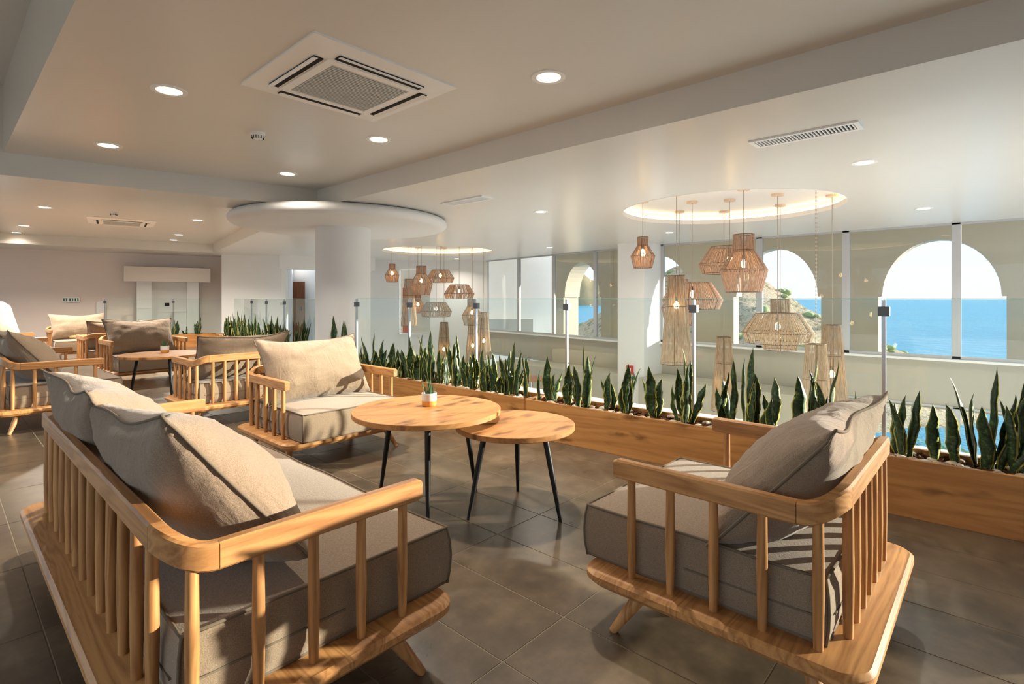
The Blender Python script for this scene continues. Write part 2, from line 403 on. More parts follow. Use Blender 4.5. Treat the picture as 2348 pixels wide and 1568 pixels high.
def recess(x, y, r, lab):
    t = thing('ceiling_recess', lab, None, (x, y, HL), kind='structure')
    bm = NB(); lathe(bm, [(r, -0.004), (r, 0.055), (r + 0.02, 0.06), (r + 0.13, 0.06), (r + 0.13, 0.16), (0, 0.16)], 72); obj('recess_lining', bm, M_WHITE, t, True, 40)
    bm = NB(); lathe(bm, [(r + 0.05, 0.062), (r + 0.10, 0.062), (r + 0.10, 0.075), (r + 0.05, 0.075), (r + 0.05, 0.062)], 72); obj('cove_light', bm, M_COVE, t)
for (x, y, r), lab in zip(CW, ('round lit recess with pendants in front of the sea windows', 'round lit recess with pendants farther along the void')): recess(x, y, r, lab)

# ------------------------------------------------------------------ column with flared disc
t = thing('column', 'round white column with a wide rounded disc under the ceiling', 'column', CC, kind='structure')
bm = NB(); lathe(bm, [(0.373, -1.6), (0.373, 2.26)], 64); obj('column_shaft', bm, M_WHITE, t, True)
pr = [(0, 2.185), (1.32, 2.185)] + [(1.34 + 0.12 * math.sin(a), 2.258 - 0.073 * math.cos(a)) for a in [R(8 + 16.4 * i) for i in range(11)]] + [(1.30, 2.329), (0, 2.329)]
bm = NB(); lathe(bm, pr, 96); obj('column_disc', bm, M_WHITE, t, True, 50)

# ------------------------------------------------------------------ walls
def struct(name, bm, mat, lab=None):
    return tag(obj(name, bm, mat), lab, None, None, 'structure')
bm = NB(); wall_box(bm, w2(9.0, -6.0), w2(9.0, 0.1), 0.2, -1.6, HL + .05); struct('wall_far', bm, M_WALLP, 'pale rose far wall behind the seating')
XL = -2.5
bm = NB(); box(bm, -2.6, 3.95, -2.75, -2.6, -0.1, 3.3); struct('wall_back_unseen', bm, M_WALLP, 'unseen rose wall behind the viewpoint, added to block fill light')  # unseen wall, added to cut the frontal fill and darken the foreground
# atrium walls across the void
pA, pB = pd(508, 600, 13.75), pd(655, 600, 14.0)
bm = NB(); wall_box(bm, (pA.x, pA.y), (pB.x, pB.y), 0.25, -1.6, HL + .05); wall_box(bm, w2(9.0, -0.05), (pA.x, pA.y), 0.1, -1.6, HL + .05)
struct('wall_pier', bm, M_WHITE, 'white wall pier beside the recessed corridor')
pC, pD = pd(849, 600, 15.8), pd(1121, 600, 15.9); pB2 = pd(700, 600, 17.6); pB3 = pd(790, 600, 17.0)
# corridor recess
bm = NB(); wall_box(bm, (pB.x, pB.y), pd(672, 600, 17.6), 0.1, -1.6, HL + .05); wall_box(bm, pd(640, 600, 17.6), pd(860, 600, 17.6), 0.15, -1.6, HL + .05)
wall_box(bm, pd(850, 600, 17.7), pC, 0.1, -1.6, HL + .05); struct('wall_corridor', bm, M_WHITE, 'dim corridor recess between the white walls')
bm = NB(); wall_box(bm, pd(640, 600, 13.9), pd(860, 600, 15.0), 0.4, 1.98, HL + .02); struct('ceiling_bulkhead', bm, M_WHITE, 'white bulkhead above the corridor opening')
dr = thing('door_1', 'brown wooden door in the dim corridor', None, pd(668, 700, 17.45), R(42.5 - 90), kind='structure'); dr.location.z = 0
bm = NB(); box(bm, -0.45, 0.45, -0.05, 0, -0.3, 1.75); obj('door_leaf', bm, wood('dark_oak', 'Z', srgb(130, 78, 44), srgb(92, 52, 28)), dr)
bm = NB(); box(bm, 0.30, 0.36, -0.10, -0.05, 0.8, 0.92); obj('door_handle', bm, M_STEELD, dr)
# wall with the internal window, facing the camera
dw = (pD - pC); Lw = Vector((dw.x, dw.y, 0)).length; dw.z = 0; dw.normalize(); nw = Vector((dw.y, -dw.x, 0))
def wl(u):                              # distance along wall C-D of image column u
    p, _ = pline(u, (pC.x, pC.y), (pD.x, pD.y)); return (p - Vector((pC.x, pC.y, 0))).dot(dw)
s0, s1 = wl(915), wl(986); zt, zb_ = H + (Y0 - 617) / F * 15.85, H - (765 - Y0) / F * 15.85
fC = lambda off: (lambda p: Vector((pC.x, pC.y, 0)) + dw * p[0] + nw * off + Vector((0, 0, p[1])))
bm = NB(); plate(bm, [[(0, -1.6), (Lw, -1.6), (Lw, HL + .05), (0, HL + .05)], [(s0, zb_), (s1, zb_), (s1, zt), (s0, zt)]], fC(0), fC(-0.2)); struct('wall_atrium', bm, M_WHITE, 'white atrium wall with an internal window')
wi = thing('window_1', 'small internal window with red-brown interior behind it', None, (0, 0, 0), kind='structure')
bm = NB(); fill(bm, [[(s0, zb_), (s1, zb_), (s1, zt), (s0, zt)]], fC(-0.06)); obj('pane', bm, M_GLASSW, wi)
bm = NB(); plate(bm, [[(s0 - .05, zb_ - .04), (s1 + .05, zb_ - .04), (s1 + .05, zb_), (s0 - .05, zb_)]], fC(0.03), fC(-0.1)); obj('window_sill', bm, M_WHITE, wi)
bm = NB(); plate(bm, [[(s0 + .02, zb_), (s0 + .2, zb_), (s0 + .2, zt - .55), (s0 + .02, zt - .55)]], fC(-0.5), fC(-0.56)); obj('red_panel', bm, plain('red_brown_panel', srgb(150, 66, 34), 0.5), wi)
bm = NB(); plate(bm, [[(s0 - .3, zb_ - .3), (s1 + .3, zb_ - .3), (s1 + .3, zt + .3), (s0 - .3, zt + .3)]], fC(-0.75), fC(-0.8)); obj('back_wall', bm, M_TAUPE, wi)

# ---- window wall towards the sea: a straight part and a part turned away beyond the pier
def glazing(name, A, B, us, z0, z1, lab, sill=True, th=0.07, mw=0.09, glassmat=None, tops=True):
    A = Vector((A[0], A[1], 0)); B = Vector((B[0], B[1], 0)); d = (B - A); L = d.length; d.normalize()
    t = thing(name, lab, None, A, math.atan2(d.y, d.x), kind='structure')
    ss = []
    for u in us:
        if u is None: continue
        p, _ = pline(u, A, B); ss.append((p - A).dot(d))
    ss = sorted([0.0 + mw / 2] + [s for s in ss if mw < s < L - mw] + [L - mw / 2])
    for s in ss:
        bm = NB(); box(bm, s - mw / 2, s + mw / 2, -th / 2, th / 2, z0, z1, None, 0.006); obj('mullion', bm, M_ALU, t)
    for a, b in zip(ss, ss[1:]):
        a += mw / 2; b -= mw / 2
        bm = NB(); box(bm, a, b, -0.004, 0.004, z0 + 0.045, z1 - 0.03); obj('pane', bm, M_GLASSS if glassmat is None else glassmat, t)
    bm = NB(); box(bm, 0, L, -th / 2, th / 2, z0, z0 + 0.045); obj('bottom_rail', bm, M_ALU, t)
    bm = NB(); box(bm, 0, L, -th / 2, th / 2, z1 - 0.03, z1); obj('top_rail', bm, M_ALU, t)
    if sill:
        bm = NB(); box(bm, 0, L, -0.1, 0.14, z0 - 0.035, z0, None, 0.004); obj('window_sill', bm, M_WHITE, t)
    return t
XW = 10.32
V1, V2, V3 = (XW, -0.9), (XW, 5.25), (11.25, 11.45)
glazing('window_2', V2, V1, (1742, 1940, 2193), 0.29, HL, 'tall sea-side window panes with white mullions', mw=0.11)
glazing('window_3', V3, (10.35, 5.6), (1190, 1270, 1366), 0.25, HL, 'window panes beyond the pier looking onto white walls')
bm = NB(); wall_box(bm, V2, V1, 0.2, -0.42, 0.26); struct('wall_spandrel', bm, M_TAUPE, 'grey-beige spandrel below the sea windows')
bm = NB(); wall_box(bm, V3, (10.35, 5.6), 0.2, -0.42, 0.22); struct('wall_spandrel_far', bm, M_TAUPE, 'grey-beige spandrel beyond the pier')
glazing('window_4', V2, V1, (1735, 1985, 2193), -1.6, -0.42, 'lower-floor window panes showing the sea', sill=False, mw=0.09)
glazing('window_5', V3, (10.35, 5.6), (1210, 1275), -1.6, -0.42, 'lower-floor window panes beyond the pier', sill=False, mw=0.09)
glazing('window_8', (XL, 17.2), (XL, 8.5), (), -0.1, HL, 'glazed side of the hall, far part', sill=False, mw=0.06, glassmat=M_GLASSW)
glazing('window_7', (XL, 8.5), (XL, -2.5), (), -0.1, HL, 'glazed side of the hall', sill=False, mw=0.06, glassmat=M_GLASSW)
glazing('window_6', (10.32, -0.9), (4.0, -2.5), (), -0.1, HL, 'glazed front at the end of the hall', sill=False, mw=0.06, glassmat=M_GLASSW)
bm = NB(); box(bm, 9.57, 10.42, 5.2, 5.8, -1.6, HL + .02); struct('wall_pillar', bm, M_WHITE, 'square white pillar between the window bays')
bm = NB(); box(bm, 9.35, 10.2, 2.4, 5.2, -1.6, -0.36); box(bm, 9.35, 10.2, 5.8, 9.2, -1.6, -0.36); struct('wall_ledge', bm, M_TAUPE, 'low ledge wall below the windows')
bm = NB(); box(bm, 4.3, 11.4, -4, 15, -1.8, -1.6); struct('floor_lower', bm, plain('pale_stone', srgb(222, 222, 220), 0.35), 'pale stone floor of the level below')
bm = NB(); box(bm, 3.72, 4.28, -2.5, 6.4, -1.6, -0.01); struct('slab_edge', bm, M_WHITE, 'slab edge of the balcony')
bm = NB(); box(bm, 4.02, 4.30, -4.2, 6.3, -0.004, 0.25, None, 0.01); struct('trim_1', bm, M_WHITE, 'white upstand outside the glass railing')

# ------------------------------------------------------------------ outside
XA = 12.3
arches = [(-0.117, 1.694), (2.67, 4.43), (5.41, 7.17)]
def arch_loop(y0, y1, zb, zs, zt, n=20):
    c_ = (y0 + y1) / 2; r_ = (y1 - y0) / 2; k_ = 0.93
    lp = [(y0, zb), (y1, zb), (y1, zs)]
    lp += [(y1 - r_ * (1 - k_), zs)] if True else []
    lp += [(c_ + r_ * k_ * math.cos(a), zs + (zt - zs) * math.sin(a)) for a in [math.pi * (i + 1) / n for i in range(n - 1)]]
    lp += [(y0 + r_ * (1 - k_), zs), (y0, zs)]
    return lp
loops = [[(-1.1, -1.9), (7.62, -1.9), (7.62, 3.0), (-1.1, 3.0)]] + [arch_loop(a, b, -0.05, 1.24, 2.27) for a, b in arches]
loops += [[(a - .1, -1.75), (b + .1, -1.75), (b + .1, -0.55), (a - .1, -0.55)] for a, b in arches]
bm = NB(); plate(bm, loops, lambda p: Vector((XA, p[0], p[1])), lambda p: Vector((XA + 0.34, p[0], p[1]))); struct('wall_arcade', bm, M_CREAM, 'cream outdoor arcade wall with round arches')
# turned part of the arcade beyond the pier
a0 = Vector((12.3, 8.1, 0)); a1 = Vector((13.3, 13.2, 0)); ad = (a1 - a0); La = ad.length; ad.normalize(); an = Vector((ad.y, -ad.x, 0))
q0 = (pline(1378, a0, a1)[0] - a0).dot(ad); q1 = (pline(1292, a0, a1)[0] - a0).dot(ad)
fa = lambda off: (lambda p: a0 + ad * p[0] + an * off + Vector((0, 0, p[1])))
bm = NB(); plate(bm, [[(-0.5, -1.9), (q1 + .5, -1.9), (q1 + .5, 3), (-0.5, 3)], arch_loop(q0, q1, -0.05, 1.24, 2.22)], fa(0), fa(0.6)); struct('wall_arcade_turned', bm, M_CREAM, 'short arcade wall with one arch turned from the others')
bm = NB(); box(bm, 10.45, 12.64, -1.1, 8.2, -0.5, -0.06); box(bm, 10.45, 12.9, -1.1, 13, 2.75, 3.0); struct('loggia_slab', bm, M_CREAM, 'loggia floor and roof outside the windows')
pe = pd(1268, 650, 17.5); pf = pd(1100, 650, 17.0)
bm = NB(); wall_box(bm, (pf.x, pf.y), (pe.x, pe.y), 0.3, -2, 3.4); struct('wall_outside', bm, M_WHITE, 'white outside wall of the neighbouring building')
pg_, ph = pd(1110, 735, 16.6), pd(1222, 735, 16.6)
bm = NB(); wall_box(bm, (pg_.x, pg_.y), (ph.x, ph.y), 0.5, -0.2, 0.56); struct('trim_2', bm, M_WHITE, 'white outdoor parapet')

k = NT('sea_water'); gm = k.n('ShaderNodeNewGeometry'); mp = k.n('ShaderNodeMapping'); mp.inputs['Scale'].default_value = (1, 1, 1); k.l(gm.outputs['Position'], mp.inputs[0])
f1 = k.noise(mp.outputs[0], 0.12, 6, 0.65); f2 = k.noise(mp.outputs[0], 0.006, 3)
k.col(k.mix(f2, srgb(62, 168, 196), srgb(36, 138, 180))); k.bump(f1, 1.0, 1.6); M_SEA = k.set(0.35, 0.35)
SEA = -13.0
bm = NB(); lathe(bm, [(18, 0), (120, 0), (600, 0), (2500, 0), (8000, 0)], 48, (0, 0, SEA)); tag(obj('sea', bm, M_SEA), 'calm blue sea reaching the horizon outside the arches', 'sea', None, 'stuff')
bm = NB(); box(bm, -30, -2.62, -25, 30, -0.6, -0.12); box(bm, -2.62, 3.9, -25, -2.62, -0.6, -0.12)
struct('unseen_terrace', bm, plaster('added_ground_stone', srgb(214, 204, 188), 0.8, 0.2), 'unseen pale ground outside the hall, added against blue bounce')  # unseen ground, added to replace blue bounce from the sea with neutral light
# headland
k = NT('scrub_hill'); v = k.coord('Object'); f1 = k.noise(v, 0.35, 6, 0.7); f2 = k.noise(v, 1.6, 5, 0.7)
c = k.ramp(k.math('ADD', k.math('MULTIPLY', f1, 0.5), k.math('MULTIPLY', f2, 0.5)), [(0.38, srgb(104, 112, 72)), (0.45, srgb(196, 176, 142)), (0.54, srgb(236, 218, 188)), (0.63, srgb(150, 122, 90)), (0.7, srgb(210, 190, 158))])
k.col(c); k.bump(f2, 1.0, 1.0); M_HILL = k.set(0.95, 0.05)
from mathutils import noise as mn
bm = NB(); hc = wp(34, 105, 0); N = 90; ext = 75; grid = []
def hill_z(x, y):
    r_ = x * 0.676 - y * 0.737; f_ = x * 0.737 + y * 0.676
    base = 22 * math.exp(-((r_ - 4) / 26) ** 2 - ((f_) / 30) ** 2)
    q = mn.fractal(Vector((x * 0.05, y * 0.05, 2.3)), 1.0, 2.0, 5) * 3.4 + mn.fractal(Vector((x * 0.3, y * 0.3, 7)), 1.0, 2.0, 3) * 0.5
    return SEA - 2 + base + q * min(1, base / 5)
for i in range(N + 1):
    row = []
    for j in range(N + 1):
        x = -ext + 2 * ext * i / N; y = -ext + 2 * ext * j / N
        row.append(bm.verts.new((x, y, hill_z(x, y))))
    grid.append(row)
for i in range(N):
    for j in range(N): bm.faces.new((grid[i][j], grid[i + 1][j], grid[i + 1][j + 1], grid[i][j + 1]))
hl_ = obj('headland', bm, M_HILL, None, True); hl_.location = hc; tag(hl_, 'dry rocky headland with scrub seen through the arches', 'headland', None, 'structure')
# scrub bushes on the headland
M_BUSH = plain('scrub_green', srgb(150, 164, 112), 0.9, 0.1)
bm = NB(); rb = random.Random(3)
for i in range(260):
    x, y = rb.uniform(-40, 40), rb.uniform(-40, 30); z = hill_z(x, y)
    if z < SEA + 2: continue
    s = rb.uniform(0.4, 1.4)
    r_ = bmesh.ops.create_icosphere(bm, subdivisions=1, radius=s)
    for v in r_['verts']:
        v.co = Vector((v.co.x * rb.uniform(.8, 1.25), v.co.y * rb.uniform(.8, 1.25), v.co.z * 0.6)) + Vector((x, y, z + 0.15 * s))
b_ = obj('scrub', bm, M_BUSH, None, True); b_.location = hc; tag(b_, 'low green scrub dotted over the headland', 'shrubs', None, 'stuff')
# distant mountain
k = NT('mountain_scrub'); v = k.coord('Object'); f1 = k.noise(v, 0.03, 5, 0.6); k.col(k.mix(f1, srgb(128, 126, 98), srgb(164, 150, 122))); M_MT = k.set(1.0, 0.0)
bm = NB(); prof = []
for i in range(61):
    s = -1 + 2 * i / 60
    prof.append((s * 150, max(0, 66 * (1 - abs(s) ** 1.4) + 9 * mn.fractal(Vector((s * 4, 1.7, 0)), 1, 2, 4))))
rows = []
for dy, kz in ((-60, 0), (-25, 0.6), (0, 1.0), (60, 0)):
    rows.append([bm.verts.new((x, dy, -2 + z * kz)) for x, z in prof])
for a, b in zip(rows, rows[1:]):
    for i in range(60): bm.faces.new((a[i], a[i + 1], b[i + 1], b[i]))
mt = obj('mountain', bm, M_MT, None, True); mt.location = pd(1322, 690, 1100); mt.location.z = SEA; mt.rotation_euler = (0, 0, R(42.5 - 90)); tag(mt, 'distant mountain across the bay', 'mountain', None, 'structure')
# palm crown below the window
palm = thing('palm_tree', 'feathery green palm crown outside the lower window', 'palm', (14.6, 1.2, -4.6))
bm = NB(); tube(bm, [(0, 0, 0), (0.1, 0, 1.2), (0.05, 0.1, 2.5)], [0.16, 0.13, 0.1], 8); obj('trunk', bm, plain('palm_bark', srgb(120, 96, 70), 0.9), palm)
M_PALM = plain('palm_leaf', srgb(96, 140, 70), 0.6)
for q in range(12):
    a = q * 2 * math.pi / 12 + 0.3; bm = NB(); L = 1.3; prev = None
    for s in range(9):
        tt = s / 8; p = Vector((math.cos(a) * L * tt, math.sin(a) * L * tt, 2.5 + 0.75 * tt - 1.1 * tt * tt)); side = Vector((-math.sin(a), math.cos(a), 0)); wl_ = 0.34 * math.sin(math.pi * min(1, tt * .9 + .1))
        for sg in (-1, 1):
            tip = p + side * sg * wl_ + Vector((math.cos(a), math.sin(a), 0)) * 0.15 - Vector((0, 0, 0.12))
            vs = [bm.verts.new(p - Vector((math.cos(a), math.sin(a), 0)) * .03), bm.verts.new(p + Vector((math.cos(a), math.sin(a), 0)) * .03), bm.verts.new(tip)]; bm.faces.new(vs)
    obj('frond', bm, M_PALM, palm)

# ------------------------------------------------------------------ far wall features
t = thing('wall_niche', 'white wall niche with a heavy mantel block above it', 'niche', w2(8.96, 0), -W2)
def wb(u):                                 # b2 coordinate of image column u on the far wall
    p, _ = pline(u, w2(8.9, 0), w2(8.9, -5)); return (p - CC).dot(B2)
def wz(u, v):
    p, kk = pline(u, w2(8.9, 0), w2(8.9, -5)); return H - (v - Y0) / F * (p.x * cs + p.y * sn)
m0, m1, n0, n1, i0, i1 = wb(283), wb(478), wb(313), wb(453), wb(347), wb(427)
zt, zm, z0n = wz(380, 614), wz(380, 647), wz(380, 795)
bm = NB(); box(bm, m0, m1, -0.45, 0, zm, zt, None, 0.01); obj('mantel', bm, plaster('mantel_plaster', srgb(226, 216, 206)), t)
bm = NB(); box(bm, n0, i0, -0.28, 0, -0.0, zm); obj('jamb', bm, M_WHITE, t)
bm = NB(); box(bm, i1, n1, -0.28, 0, -0.0, zm); obj('jamb', bm, M_WHITE, t)
bm = NB(); box(bm, i0, i1, -0.08, 0, -0.0, zm); obj('niche_back', bm, M_WHITE, t)
zs = wz(383, 698); bs = wb(383)
bm = NB(); box(bm, bs - .05, bs + .05, -0.09, -0.08, zs - .04, zs + .04); obj('socket_plate', bm, M_DARK, t)
# exit sign
bx_, zx = wb(163), wz(163, 687)
t = thing('exit_sign', 'small white sign with green pictograms on the rose wall', 'sign', w2(8.98, bx_, zx), -W2)
bm = NB(); box(bm, -0.16, 0.16, -0.03, 0, -0.055, 0.055, None, 0.006); obj('sign_plate', bm, M_AC, t)
for xx in (-0.11, -0.0, 0.10):
    bm = NB(); box(bm, xx - 0.035, xx + 0.035, -0.034, -0.03, -0.035, 0.035); obj('pictogram', bm, M_GREEN, t)
    bm = NB(); box(bm, xx - 0.008, xx + 0.012, -0.036, -0.034, -0.028, 0.02); box(bm, xx - 0.006, xx + 0.008, -0.036, -0.034, 0.024, 0.032); obj('running_figure', bm, M_AC, t)
# arched white panel near the glass
b0, b1 = wb(221), wb(243); zt = wz(232, 690)
t = thing('arched_panel', 'small white panel with an arched top on the rose wall', 'panel', w2(8.98, (b0 + b1) / 2), -W2)
hw = (b1 - b0) / 2; lp = [(-hw, 0.0), (hw, 0.0)] + [(hw * math.cos(a), zt - hw + hw * math.sin(a)) for a in [math.pi * i / 14 for i in range(15)]]
sc_ = lambda f_: [(x * f_, 0.02 + (z - 0.02) * (f_ if f_ < 1 else 1)) for x, z in lp]
bm = NB(); plate(bm, [lp], lambda p: Vector((p[0], -0.03, p[1])), lambda p: Vector((p[0], 0, p[1]))); obj('panel_frame', bm, M_AC, t)
lp2 = [(x * 0.8, min(z, zt) * 0.97 + 0.02) for x, z in lp]
bm = NB(); plate(bm, [lp2], lambda p: Vector((p[0], -0.036, p[1])), lambda p: Vector((p[0], -0.03, p[1]))); obj('panel_field', bm, M_WHITE, t)
# sloped stair parapet at the far left
p = pd(-10, 700, 10.6)
t = thing('stair_parapet', 'white sloping stair parapet at the far left', 'parapet', (p.x, p.y, 0), R(42.5 - 90))
lp = [(-0.9, 0), (0.52, 0), (0.38, 0.55), (0.2, 1.05), (0.05, 1.14), (-0.05, 1.14), (-0.9, 1.14)]
bm = NB(); plate(bm, [lp], lambda p: Vector((p[0], -0.1, p[1])), lambda p: Vector((p[0], 0.1, p[1]))); obj('parapet_wall', bm, M_WHITE, t)

# ------------------------------------------------------------------ planters
def planter(name, A, B, depth, lab, ends=(True, True), peb=60, seed=1, zt=0.318):
    """planter box: its front board runs on the plan line A-B, depth to the right-hand side of A->B"""
    A = Vector((A[0], A[1], 0)); B = Vector((B[0], B[1], 0)); d = B - A; L = d.length; d.normalize()
    t = thing(name, lab, 'planter', A, math.atan2(d.y, d.x))
    th = 0.028
    n = max(1, round(L / 2.4)); step = L / n
    for i in range(n):
        bm = NB(); box(bm, i * step + 0.001, (i + 1) * step - 0.001, -th, 0, 0.0, zt, None, 0.002); obj('front_board', bm, W_PLX, t)
    bm = NB(); box(bm, 0, L, -depth, -depth + th, 0.0, zt, None, 0.002); obj('back_board', bm, W_PLX, t)
    for s in (0, L - th):
        bm = NB(); box(bm, s, s + th, -depth + th, -th, 0.0, zt - 0.001, None, 0.002); obj('end_board', bm, W_PLX, t)
    rs = random.Random(seed)
    bm = NB(); nx = int(L / 0.06); ny = 5; gr = []
    for i in range(nx + 1):
        gr.append([bm.verts.new((th + (L - 2 * th) * i / nx, -th - (depth - 2 * th) * j / ny, zt - 0.042 + 0.012 * rs.random())) for j in range(ny + 1)])
    for i in range(nx):
        for j in range(ny): bm.faces.new((gr[i][j], gr[i + 1][j], gr[i + 1][j + 1], gr[i][j + 1]))
    obj('soil', bm, M_SOIL, t)
    bm = NB()
    for i in range(int(L * 130)):
        M = Matrix.Translation((rs.uniform(.05, L - .05), -rs.uniform(.045, depth - .045), zt - 0.03 + rs.uniform(0, .012))) @ Matrix.Rotation(rs.uniform(0, 6.3), 4, 'Z') @ Matrix.Rotation(rs.uniform(-.6, .6), 4, 'X') @ Matrix.Rotation(rs.uniform(-.5, .5), 4, 'Y')
        a, b = rs.uniform(.012, .028), rs.uniform(.006, .013); box(bm, -a, a, -b, b, -.004, .004, M)
    tag(obj('bark_chips', bm, M_BARK, t), None, None, None, 'stuff')
    for i in range(peb):
        o = link('pebble', rs.choice(PEB), None, t)
        o.location = (rs.uniform(.06, L - .06), -rs.uniform(.05, depth - .05) if rs.random() < .5 else -rs.uniform(.05, .13), zt - 0.022)
        s = rs.uniform(.6, 1.25); o.scale = (s, s, s * rs.uniform(.7, 1)); o.rotation_euler = (0, 0, rs.uniform(0, 6.3))
    return t
M_BARK = plain('bark', srgb(86, 52, 36), 0.9, 0.1)
PEB = []
for i in range(5):
    bm = NB(); bmesh.ops.create_icosphere(bm, subdivisions=2, radius=0.03)
    for v in bm.verts:
        q = mn.noise(v.co * 26 + Vector((i * 7, 0, 0))); v.co *= 1 + 0.25 * q; v.co.z *= 0.68; v.co.x *= 1.15
    me = bpy.data.meshes.new('pebble'); bm.to_mesh(me); bm.free(); me.materials.append(M_PEB)
    for p_ in me.polygons: p_.use_smooth = True
    PEB.append(me)
S1 = ((3.667, -1.2), (3.5, 3.05)); S2 = ((3.5, 3.055), (3.44, 6.3))
planter('planter_box', *S1, 0.31, 'long knotty oak planter box of snake plants beside the round tables', peb=150, seed=1)
planter('planter_box', *S2, 0.31, 'knotty oak planter box of snake plants ending at the round column', peb=90, seed=2)
S3 = (w2(0.62, -0.55), w2(7.7, -0.55)); S4 = (w2(7.75, -2.7), w2(7.75, -0.5))
planter('planter_box', *S3, 0.4, 'far oak planter box along the glass behind the column', peb=50, seed=3)
# right-hand side of A->B must be +A2, so run from right to left
planter('planter_box', S4[1], S4[0], 0.38, 'short oak planter box closing the far end of the railing', peb=8, seed=4)

# ------------------------------------------------------------------ snake plants
LEAF = []
rl = random.Random(11)
for i in range(12):
    bm = NB(); uvl = bm.loops.layers.uv.new('UVMap'); n = 12
    wmax = rl.uniform(0.062, 0.086); bend = rl.uniform(-0.04, 0.07); tw = rl.uniform(-0.45, 0.45); wav = rl.uniform(0.0, 0.006); ph_ = rl.uniform(0, 6)
    rows = []
    for s in range(n + 1):
        tt = s / n
        wd = wmax * (0.5 + 0.5 * math.sin(min(1, tt / 0.45) * math.pi / 2)) * (1 - max(0, (tt - 0.45) / 0.55) ** 2.2) + 0.0015
        a = tw * tt; ax = Vector((math.cos(a), math.sin(a), 0)); ay = Vector((-math.sin(a), math.cos(a), 0))
        c_ = Vector((0.006 * math.sin(tt * 8 + ph_), bend * tt * tt, tt)); cup = wd * 0.28; th_ = 0.004 * (1 - tt * .6)
        e1 = 0.5 * wd * (1 + 0.12 * math.sin(tt * 22 + ph_)); e2 = 0.5 * wd * (1 + 0.12 * math.sin(tt * 25 + ph_ * 2))
        pts = [(-e1, cup), (-e1 * .45, cup * .25), (0, 0), (e2 * .45, cup * .25), (e2, cup)]
        f_ = [bm.verts.new(c_ + ax * x + ay * (y + wav * math.sin(tt * 16 + x * 30))) for x, y in pts]
        b_ = [bm.verts.new(c_ + ax * x * .96 + ay * (y + th_ + wav * math.sin(tt * 16 + x * 30))) for x, y in pts[1:4]]
        rows.append((f_, b_, tt))
    def face(vs, us):
        f_ = bm.faces.new(vs)
        for lp_, u_ in zip(f_.loops, us): lp_[uvl].uv = u_
    US = [0, .28, .5, .72, 1]
    for (f0, b0, t0), (f1, b1, t1) in zip(rows, rows[1:]):
        for q in range(4): face((f0[q], f0[q + 1], f1[q + 1], f1[q]), ((US[q], t0), (US[q + 1], t0), (US[q + 1], t1), (US[q], t1)))
        bk0 = [f0[0]] + b0 + [f0[4]]; bk1 = [f1[0]] + b1 + [f1[4]]
        for q in range(4): face((bk0[q + 1], bk0[q], bk1[q], bk1[q + 1]), ((US[q + 1], t0), (US[q], t0), (US[q], t1), (US[q + 1], t1)))
    me = bpy.data.meshes.new('leaf'); bm.to_mesh(me); bm.free(); me.materials.append(M_LEAF)
    for p_ in me.polygons: p_.use_smooth = True
    LEAF.append(me)
SOILZ = 0.278
def snake_plant(x, y, h, n, lab, group, seed, spread=1.0, wide=1.0):
    rs = random.Random(seed)
    t = thing('snake_plant', lab, 'plant', (x, y, SOILZ), 0, group)
    for i in range(n):
        o = link('leaf', rs.choice(LEAF), None, t)
        a = rs.uniform(0, 6.283); r_ = 0.0 if i == 0 else rs.uniform(.018, .065) * spread
        o.location = (math.cos(a) * r_, math.sin(a) * r_, 0)
        hh = h * (1.0 if i == 0 else rs.uniform(.48, .92)); ww = rs.uniform(.85, 1.2) * wide
        o.scale = (ww, ww, hh)
        lean = rs.uniform(0.0, 0.06) if i == 0 else rs.uniform(.03, .19) * spread
        o.rotation_euler = Matrix.Rotation(lean, 3, Vector((-math.sin(a), math.cos(a), 0))).to_euler()
        o.rotation_euler = (Matrix.Rotation(lean, 3, Vector((-math.sin(a), math.cos(a), 0))) @ Matrix.Rotation(rs.uniform(0, 6.28), 3, 'Z')).to_euler()
    return t
# (image column, image row of the tip, leaves, spread) along the two near boxes
near = [(1255, 815, 6, 1.2), (1300, 835, 3, .6), (1336, 785, 7, 1.3), (1395, 855, 3, .5), (1437, 833, 6, .9), (1497, 837, 4, .7), (1572, 800, 8, 1.2),
        (1648, 848, 2, .6), (1676, 815, 3, 1.4), (1722, 798, 4, .7), (1768, 865, 4, .7), (1850, 822, 4, .8), (1890, 822, 5, .9), (1948, 895, 3, .8),
        (2082, 893, 4, .8), (2140, 925, 2, 1.0), (2181, 925, 1, .3), (2268, 843, 9, 1.3), (2345, 875, 3, .8)]
two = [(823, 792, 2, .5), (852, 757, 6, 1.0), (874, 778, 4, .8), (899, 785, 5, .9), (925, 805, 4, .8), (940, 765, 6, .8), (966, 764, 4, .8), (991, 758, 6, .8), (1046, 764, 7, 1.0), (1083, 803, 4, .9), (1106, 800, 5, .9),
       (1133, 806, 3, .5), (1152, 826, 2, .5), (1177, 781, 7, 1.2), (1207, 800, 2, .8), (1024, 815, 2, .6), (1066, 812, 3, .8), (836, 800, 4, .8), (912, 798, 5, .8), (954, 792, 5, .8), (976, 796, 4, .8), (1010, 800, 5, .8), (1120, 815, 4, .7), (1164, 806, 4, .8)]
S1m = [(a[0] + .155, a[1]) for a in S1]; S2m = [(a[0] + .155, a[1]) for a in S2]
ORD = ['first', 'second', 'third', 'fourth', 'fifth', 'sixth', 'seventh', 'eighth', 'ninth', 'tenth', 'eleventh', 'twelfth', 'thirteenth', 'fourteenth', 'fifteenth', 'sixteenth', 'seventeenth', 'eighteenth', 'nineteenth', 'twentieth', 'twenty-first', 'twenty-second', 'twenty-third', 'twenty-fourth']
def size_word(h): return 'tall' if h > .5 else ('middling' if h > .38 else 'short')
